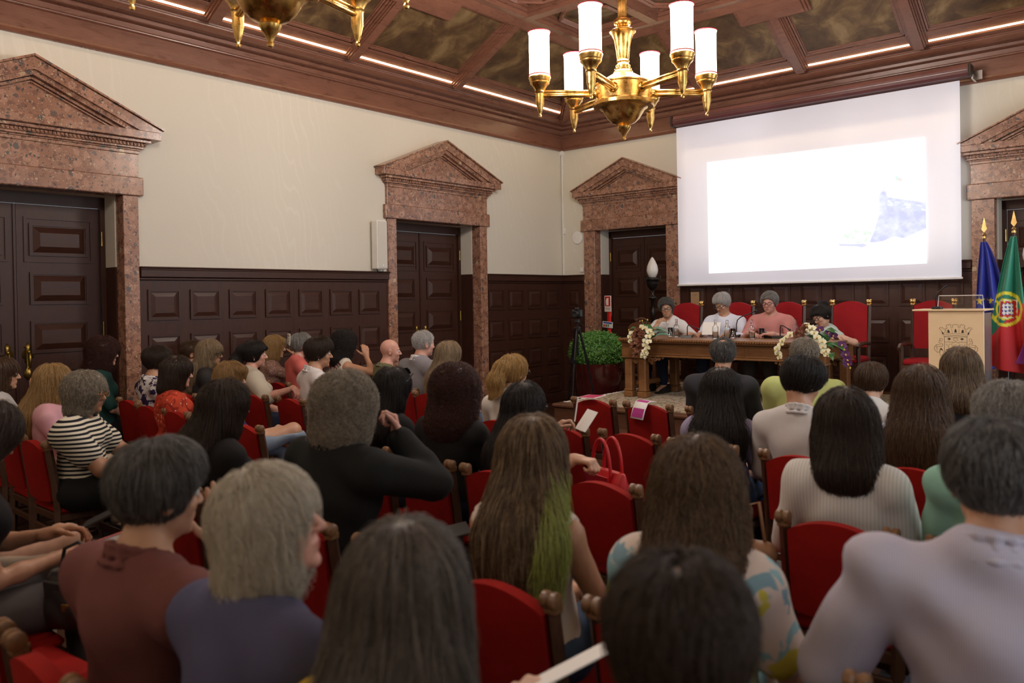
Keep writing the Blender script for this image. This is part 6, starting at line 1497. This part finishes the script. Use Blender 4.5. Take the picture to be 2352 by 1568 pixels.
P('honey blond woman in a purple floral blouse and pale jeans with legs crossed', (2.23, -7.20, 1.20), T(PURF, 1.15, name='blouse'), PALEJ, H('bob', 'honey', L=.17, w=.096, we=.10, th=.018, fringe=True, n=5200), heading=-52, yaw=-30, fem=True, skin='warm', near=1.1,
  R=dict(W=(2.395, -6.90, .665), d=(.15, .35, -.85), n=(-.9, .2, .1), curl=.3, vis=True, pole=(.6, -.6, -.5)), knees={1: (A(.03, .50, .66), A(-.17, .62, .36)), -1: (A(-.10, .46, .54), A(-.10, .42, .10))})
P('woman with voluminous red-brown curls and glasses in bottle green', (.40, -7.36, 1.345), T(TEAL, .9, name='dress', neck=.072), BLK, H('curly', 'redblack', L=.27, w=.115, we=.135, vol=.026, wave=.010, curl=.013, cf=16, n=6000, len=.13), heading=-46, fem=True, glasses=True, near=1.1, skin='fair', earring=True)
# ---------------- fourth row
STRP = pattern('black_white_stripes', (.62, .57, .46), [('bandz', 12.5, .44, .56, (.012, .012, .016))]); PINKB = C_('pink_blouse', (.66, .36, .42)); FINE = pattern('fine_striped_shirt', (.50, .47, .54), [('bandx', 70, .4, .6, (.38, .36, .46))]); LACE = C_('ivory_lace', (.66, .58, .50)); BFLE = C_('black_fleece', (.014, .015, .015), None, 6, .95)
ABST = pattern('abstract_print_dress', (.62, .53, .48), [('noise', 5.0, .52, .54, (.25, .44, .50)), ('noise', 4.1, .60, .62, (.52, .46, .07)), ('noise', 6.2, .60, .62, (.20, .33, .40))])
P('big man in a finely striped lavender-white shirt at the right edge', (7.44, -8.40, 1.355), T(FINE, 1.7, name='shirt', collar=True, ch=.042, neck=.07, fold=.011, o=.016), NAVY, H('short', 'darkgrey', th=.018, crown=.036, cy=-.02, n=7500, len=.03), heading=24, w=1.20, near=2, skin='tan', belly=.03, hres=.005,
  L=dict(w=(-.30, .22, .58), pole=(-.8, -.3, -.6)), R=dict(w=(.25, .24, .60), pole=(.8, -.3, -.6)))
P('woman with a chestnut bob in an abstract blue and yellow print dress', (6.73, -8.40, 1.24), T(ABST, .75, name='dress', loose=.02), ABST, H('bob', 'brownhl', L=.245, w=.108, we=.128, th=.026, wave=.006, curl=.006, cf=8, n=7500), heading=22, fem=True, near=2, w=1.05, hres=.005)
P('young woman with long straight brown hair and a lime streak', (6.15, -8.40, 1.26), T(LACE, -1, name='lace_top', fold=.004), JEANS, H('long', 'streak', L=.44, w=.098, we=.112, th=.018, n=8000, extra=[('lime', lambda V: (V[:, 0] > .070) & (V[:, 2] < -.02))]), heading=20, fem=True, near=2, skin='tan', hres=.005)
P('man with bushy grey-blond curls in a black fleece, fist at his mouth', (5.19, -8.40, 1.345), T(BFLE, 1.9, name='fleece', collar=True, ch=.05, neck=.07, o=.02), JEANS, H('curly', 'greycurl', L=.13, w=.102, we=.10, vol=.016, wave=.012, curl=.010, cf=24, n=7500, len=.07), heading=8, w=1.12, near=2, skin='pink', hres=.005,
  R=dict(W=(5.26, -8.20, 1.085), d=(-.35, .05, .9), n=(-.5, -.8, 0), curl=1.0, vis=True, pole=(.8, .2, -.7)))
P('woman with long dark straight hair in a black scoop-neck top', (4.26, -8.40, 1.275), T(BTEE, 1.0, name='top', neck=.105, ny=-.02, nd=.03), BLK, H('long', 'dark', L=.40, w=.100, we=.112, th=.018, lean=-.07, n=7000), heading=-6, fem=True, skin='warm', near=1.6, w=1.06)
P('woman with long straight blond hair in a pink blouse', (1.72, -8.25, 1.235), T(PINKB, 1.0, name='blouse', fold=.010), BEIGE, H('long', 'blond', L=.36, w=.102, we=.125, th=.018, lean=-.05, n=6000), heading=-30, fem=True, near=1.2)
P('grey curly-haired woman with glasses in a black and white striped top', (2.58, -8.37, 1.225), T(STRP, .55, name='striped_top', neck=.09, ny=-.01, nd=.02, loose=.016, hem=.40), BLK, H('curly', 'greycurl', L=.11, w=.094, we=.09, vol=.010, wave=.009, curl=.006, cf=14, n=6500, len=.06), heading=-48, yaw=-38, fem=True, glasses=True, gmat=pmat('amber_frame', (.30, .13, .03), None, 10, .3), skin='deep', near=1.3, w=1.22, aw=1.0,
  R=dict(W=(2.84, -8.14, .70), d=(.3, .8, -.1), n=(0, 0, -1), curl=.5, vis=True, pole=(.7, -.5, -.6)), L=dict(W=(2.74, -8.02, .70), d=(.6, .5, -.1), n=(0, 0, -1), curl=.5, vis=True))
P('person in a pale grey shirt at the left edge with a thumb raised', (.92, -8.32, 1.26), T(C_('pale_grey_shirt', (.52, .51, .50)), 1.7, name='shirt', fold=.009), BEIGE, H('bob', 'brown', L=.2), heading=-25, fem=True, near=.8, skin='warm',
  R=dict(W=(1.02, -8.14, .985), d=(.25, .1, .95), n=(-.7, .6, 0), curl=.95, vis=True, pole=(.6, -.3, -.8)))
# ---------------- fifth row, nearest the camera
MAUVE = C_('mauve_polo', (.17, .065, .062), (.14, .052, .050)); SLATE = C_('slate_blue_knit', (.085, .088, .165), (.07, .072, .14)); YELL = C_('yellow_top', (.55, .38, .03)); DTEE = C_('dark_tee', (.02, .02, .024))
P('man with a thinning dark crown in the middle of the bottom edge', (7.24, -9.44, 1.285), T(DTEE, .6, name='t_shirt'), NAVY, H('short', 'dark', th=.016, crown=.034, cy=-.01, n=9000, len=.035, rad=.0007), heading=28, near=2, skin='tan', hres=.005)
P('woman with straight grey hair seen from behind at the bottom edge', (6.69, -9.44, 1.24), T(YELL, .6), JEANS, H('long', 'greystripe', L=.42, w=.104, we=.118, th=.020, n=9500, rad=.0007), heading=34, fem=True, near=2, hres=.005, L=dict(vis=False), R=dict(W=(6.66, -9.12, .78), d=(.3, .8, .2), n=(0, 0, -1), curl=.6, vis=True))
P('woman with a white bob tinged green in a slate blue sweater, face raised', (6.26, -9.44, 1.29), T(SLATE, 1.9, name='sweater', neck=.07, loose=.014), NAVY, H('bob', 'white', L=.205, w=.088, we=.094, th=.015, n=8500, rad=.0007, wave=.004, curl=.004, cf=8, extra=[('mint', lambda V: (V[:, 2] < -.09) & (V[:, 0] > -.02))]), heading=-50, yaw=0, fem=True, near=2, skin='pink', hres=.0045, hpitch=-.22, w=1.16, earring=True)
P('man with dark swept hair in a mauve polo, hand held to his chin', (5.75, -9.44, 1.28), T(MAUVE, 1.3, name='polo_shirt', collar=True, ch=.036, neck=.07, loose=.014), JEANS, H('short', 'darkgrey', th=.020, top=.014, n=8500, len=.055, rad=.0007, nape=.05), heading=-6, yaw=6, near=2, skin='warm', hres=.0045, w=1.14, beard=.3, beardc=[.45, .40, .38],
  R=dict(W=(5.735, -9.27, .975), d=(-.02, .06, 1.0), n=(-.95, .2, 0), curl=.16, vis=True, pole=(.5, -.2, -.85)))
P('girl at the left edge with long dark hair holding a phone and a book', (4.42, -9.44, 1.30), T(BTEE, -1, name='top'), GREYT, H('long', 'dark', L=.42, w=.096, we=.10, th=.016, n=6500), heading=10, yaw=-14, fem=True, near=1.8, skin='tan', hpitch=.5, lean=.08, seat=.47,
  R=dict(W=(4.50, -9.22, .70), d=(-.5, .75, .15), n=(0, .2, -.9), curl=.6, vis=True, pole=(.3, -.5, -.8)), L=dict(W=(4.36, -9.22, .76), d=(.2, .9, .15), n=(.3, 0, -.9), curl=.5, vis=True))
P('person in beige trousers with one ankle across a knee at the left edge', (3.92, -9.46, 1.32), T(DKGREY, 1.2), BEIGE, H('short', 'brown', th=.02), heading=-5, near=.8, knees={1: (A(.25, .46, .66), A(-.14, .52, .62)), -1: (A(-.12, .48, .54), A(-.12, .44, .10))})

# ================================================================ chairs of the audience
who = {
 (5.20, -5.16): 'under the man in the charcoal suit', (5.76, -5.16): 'under the man in the lime polo', (6.24, -5.16): 'under the boy with the bowl cut', (6.74, -5.16): 'under the woman in black before the lectern',
 (2.76, -5.58): 'under the long-haired woman beside the grey blazer', (2.28, -5.47): 'under the man in the grey blazer', (1.73, -5.40): 'under the bald man in olive', (1.18, -5.53): 'under the woman with black curls', (.76, -5.78): 'under the woman with the claw clip', (.30, -5.80): 'under the blond woman resting on her fist',
 (5.74, -6.38): 'under the woman in lavender', (6.28, -6.40): 'under the young man in the white shirt at right', (6.79, -6.38): 'under the woman with very long brown hair', (4.25, -6.39): 'under the woman with the blond ponytail',
 (2.04, -6.50): 'under the young man in white in the left block', (1.52, -6.52): 'under the woman in the beige top', (.88, -6.82): 'under the woman with highlighted hair', (.30, -6.72): 'under the man in orange',
 (6.815, -7.49): 'under the woman in the ribbed white blouse', (7.32, -7.50): 'under the man in mint green', (4.27, -7.52): 'under the woman with pushed-up sunglasses', (4.80, -7.56): 'under the woman with auburn curls', (5.28, -7.57): 'under the black-haired woman with glasses',
 (.93, -7.34): 'under the man in the brush-print shirt', (1.98, -7.45): 'under the woman in the red blouse', (2.50, -7.52): 'under the woman in purple and pale jeans', (.42, -7.60): 'under the woman in bottle green',
 (7.42, -8.62): 'under the big man in the striped shirt', (6.75, -8.62): 'under the woman in the abstract print', (6.27, -8.66): 'under the young woman with the lime streak', (5.24, -8.62): 'under the man in the black fleece', (4.30, -8.62): 'under the woman in the scoop-neck top',
 (2.47, -8.58): 'under the woman in stripes', (1.98, -8.55): 'under the woman in the pink blouse', (.98, -8.55): 'under the person with the raised thumb',
 (7.27, -9.67): 'under the man with the thinning crown', (6.76, -9.67): 'under the woman with straight grey hair', (6.27, -9.67): 'under the woman with the white bob', (5.77, -9.67): 'under the man in the mauve polo', (4.46, -9.67): 'under the girl with the phone', (3.96, -9.69): 'under the person in beige trousers'}
for (x, y), s in who.items(): chair(x, y, 'red velvet chair '+s, RNG.uniform(-.03, .03))
for x, y, rz, s in ((4.18, -5.16, 0, 'empty red chair in the front row with a leaflet lying flat on its top'), (4.675, -5.165, 0, 'empty red chair in the front row with a magenta leaflet hanging over its back'), (5.245, -6.34, 0, 'empty red chair directly behind the two leaflet chairs'), (4.76, -6.36, 0, 'empty red chair behind the red handbag handles'), (5.80, -7.46, 0, 'empty red chair carrying the red handbag'), (6.30, -7.50, 0, 'empty red chair with a brown tote hung on it'), (4.79, -8.62, 0, 'empty red chair left of the man in the black fleece'), (5.80, -8.63, 0, 'empty red chair right of the man in the black fleece'), (5.30, -9.66, 0, 'empty red chair at the lower left corner'), (4.93, -9.70, .1, 'empty red chair beside the girl with the phone'), (1.46, -7.42, 0, 'empty red chair between the brush-print shirt and the red blouse'), (2.50, -6.50, 0, 'empty red chair right of the young man in white in the left block'), (3.0, -7.50, 0, 'empty red chair at the aisle end beside the pale jeans'), (1.48, -8.56, .05, 'empty red chair behind the blond woman in pink')):
    chair(x, y, s, rz)
# ================================================================ small things among the audience
MAG = pmat('magenta_print', (.40, .025, .24), (.36, .02, .21), 6, .5); PINKM = pmat('crimson_print', (.50, .02, .12), (.45, .018, .10), 6, .5)
t = empty('leaflet', (4.15, -5.20, .868), .12, label='crimson leaflet lying flat on top of the front row chair', cat='leaflet')
MB().box((0, 0, 0), (.15, .21, .003), rx=.0).build('sheet', PAPER, t); MB().box((0, 0, .002), (.13, .19, .002)).build('cover', PINKM, t)
t = empty('leaflet', (4.655, -5.235, .868), -.35, label='magenta leaflet hanging over the back of the second front row chair', cat='leaflet')
def sheet(nm, wd, m, off, inset):
    V = []; F = []
    for i, (y, z) in enumerate(((.06-inset, 0.0), (0, .006), (-.025, -.004), (-.055, -.06), (-.075, -.125+inset))):
        for x in (-wd/2, wd/2): V.append((x, y-off*(.8 if i > 2 else .1), z+off*(1 if i < 3 else .3)))
    for i in range(4): F.append((2*i, 2*i+1, 2*i+3, 2*i+2))
    return link(nm, mesh_np(nm, V, F, True), m, t)
a = sheet('sheet', .15, PAPER, 0, 0); a.modifiers.new('s', 'SOLIDIFY').thickness = .002; sheet('cover', .128, MAG, .0025, .012)
# red handbag on the chair seat
RBAG = pmat('red_leather', (.50, .012, .018), (.42, .009, .013), 9, .38, bmp=.15, bscale=120)
t = empty('handbag', (5.56, -7.10, .476), -.35, label='red leather handbag with arched handles standing on an empty chair', cat='bag')
b = MB(); V = []; F = []; n = 24
for k, (z, rx, ry) in enumerate(((0, .15, .075), (.02, .165, .085), (.12, .16, .08), (.24, .15, .06), (.31, .145, .025), (.32, .14, .018))):
    for i in range(n): a = 2*PI*i/n; V.append((rx*math.copysign(abs(math.cos(a))**.7, math.cos(a)), ry*math.copysign(abs(math.sin(a))**.7, math.sin(a)), z))
for k in range(5):
    for i in range(n): j = (i+1) % n; F.append((k*n+i, k*n+j, k*n+n+j, k*n+n+i))
b.add(V, F+[tuple(range(n))[::-1], tuple(range(5*n, 6*n))]); b.build('body', RBAG, t, auto=50)
for s in (-1, 1):
    b = MB(); b.tube([(-.075, s*.045, .22)]+[(.075*-math.cos(a*PI/14), s*.035, .31+.165*math.sin(a*PI/14)) for a in range(15)]+[(.075, s*.045, .22)], .0085, 8); b.build('handle', RBAG, t, smooth=True)
b = MB(); b.prism([(-.10, .0), (.10, 0), (.09, -.085), (-.09, -.085)], .006, (0, -.068, .305), (1, 0, 0), (0, -.25, .97), (0, -1, 0)); b.build('flap', RBAG, t)
b = MB(); b.ball((-.01, -.094, .245), (.014, .007, .014), 10, 6); b.build('brass_button', GILT, t, smooth=True)
b = MB(); b.box((.155, 0, .20), (.02, .05, .04), bev=.004); b.tube([(.15, 0, .24), (.20, 0, .22), (.19, 0, .12)], .008, 6); b.build('side_strap', DARKM, t)
# other bags
LEA = pmat('brown_leather', (.30, .15, .07), (.22, .10, .05), 6, .5, bmp=.2, bscale=30); BLEA = pmat('black_leather', (.018, .018, .020), (.03, .03, .032), 8, .35, bmp=.1, bscale=60)
def softbag(name, loc, rz, size, m, label, flap=True):
    t = empty(name, loc, rz, label=label, cat='bag'); w, d, h = size
    P_ = [cap((-w*.36, 0, h*.2), (w*.36, 0, h*.2), d*.5, d*.5, .05), cap((-w*.33, 0, h*.8), (w*.33, 0, h*.8), d*.36, d*.36, .05), ell((0, 0, h*.45), (w*.48, d*.5, h*.45), .06)]
    solid('body', P_, .014, m, t, disp=lambda x, y, z: .006*np.sin(40*x+30*z)*np.sin(35*z+11*x))
    if flap: q = MB(); q.box((0, -d*.46, h*.62), (w*.8, .012, h*.45), rx=.12, bev=.004); q.build('flap', m, t); q = MB(); q.box((0, -d*.53, h*.42), (.035, .01, .03), bev=.003); q.build('buckle', BRASSH, t)
    q = MB(); q.tube([(-w*.35, 0, h*.85), (-w*.25, 0, h*1.35), (0, 0, h*(1.28 if not flap else 1.5)), (w*.25, 0, h*1.35), (w*.35, 0, h*.85)], .007, 6); q.build('strap', m, t, smooth=True); return t
softbag('tote', (6.485, -7.575, .42), .2, (.24, .12, .34), LEA, 'soft brown tote hanging beside the white blouse chair', False)
softbag('satchel', (4.72, -9.25, .50), .35, (.27, .11, .20), BLEA, 'black leather satchel with a buckle on the lap of the girl at left')
softbag('shoulder_bag', (1.30, -8.60, .62), .3, (.20, .10, .20), C_('taupe_leather', (.36, .25, .19), None, 6, .5), 'small taupe shoulder bag hanging on the chair at the left edge')
o = MB().box((0, 0, 0), (.075, .150, .009), bev=.003).build('phone', DKGREY, loc=(4.44, -9.06, .80), rz=-.7); o.rotation_euler = (.45, .2, -.7); tag(o, 'dark phone held up by the girl at the left edge', 'phone')
t = empty('book', (4.56, -9.10, .735), -.5, label='orange and pink book held by the girl at the left edge', cat='book'); t.rotation_euler = (.25, -.2, -.5)
MB().box((0, 0, 0), (.15, .21, .018)).build('pages', PAPER, t); MB().box((0, 0, .011), (.154, .214, .003)).box((0, 0, -.011), (.154, .214, .003)).box((-.077, 0, 0), (.003, .214, .024)).build('cover', pmat('orange_pink_cover', (.62, .20, .06), (.45, .10, .16), 5, .5), t)
def sheetobj(name, loc, rot, size, label, cat, m=PAPER):
    o = MB().box((0, 0, 0), (size[0], size[1], .003)).build(name, m); o.location = loc; o.rotation_euler = rot; return tag(o, label, cat)
sheetobj('notepad', (5.27, -6.86, .985), (.9, .1, -.3), (.09, .13), 'white notepad held by the black-haired woman with glasses', 'notepad')
o = MB(); o.tube([(0, 0, 0), (.01, .02, .13)], .004, 6); o = tag(o.build('pen', WHITEP, loc=(5.22, -6.90, .98)), 'white pen standing up against the notepad', 'pen')
sheetobj('booklet', (6.72, -8.98, .835), (.35, -.35, -.7), (.15, .20), 'white booklet held by the grey-haired woman at the bottom edge', 'booklet')
sheetobj('leaflet', (1.08, -8.05, .96), (1.0, .2, -.6), (.15, .21), 'white leaflet behind the raised thumb at the left edge', 'leaflet')
sheetobj('paper_sheet', (3.50, -1.80, 1.27), (1.15, .0, .12), (.21, .16), 'pale sheet of paper read by the man in pale blue', 'paper')
o = MB().box((0, 0, 0), (.13, .19, .012), bev=.003).build('tablet_case', BLACK, loc=(5.36, -8.02, .66), rz=-.6); o.rotation_euler = (.15, .1, -.6); tag(o, 'black tablet case on the knee of the man in the black fleece', 'tablet')
t = empty('scarf', (6.46, -8.28, .60), 0, label='bright pink bundled scarf between the lime-streak hair and the print dress', cat='scarf')
solid('bundle', [ell((0, 0, .08), (.085, .075, .075), .03), ell((.05, .03, .10), (.06, .05, .06), .03), ell((-.04, .03, .05), (.07, .06, .05), .03)], .009, pmat('pink_mohair', (.62, .07, .20), (.50, .05, .15), 20, .95, sheen=.3), t, disp=lambda x, y, z: .006*np.sin(60*x+20*y)*np.sin(55*z+30*y))
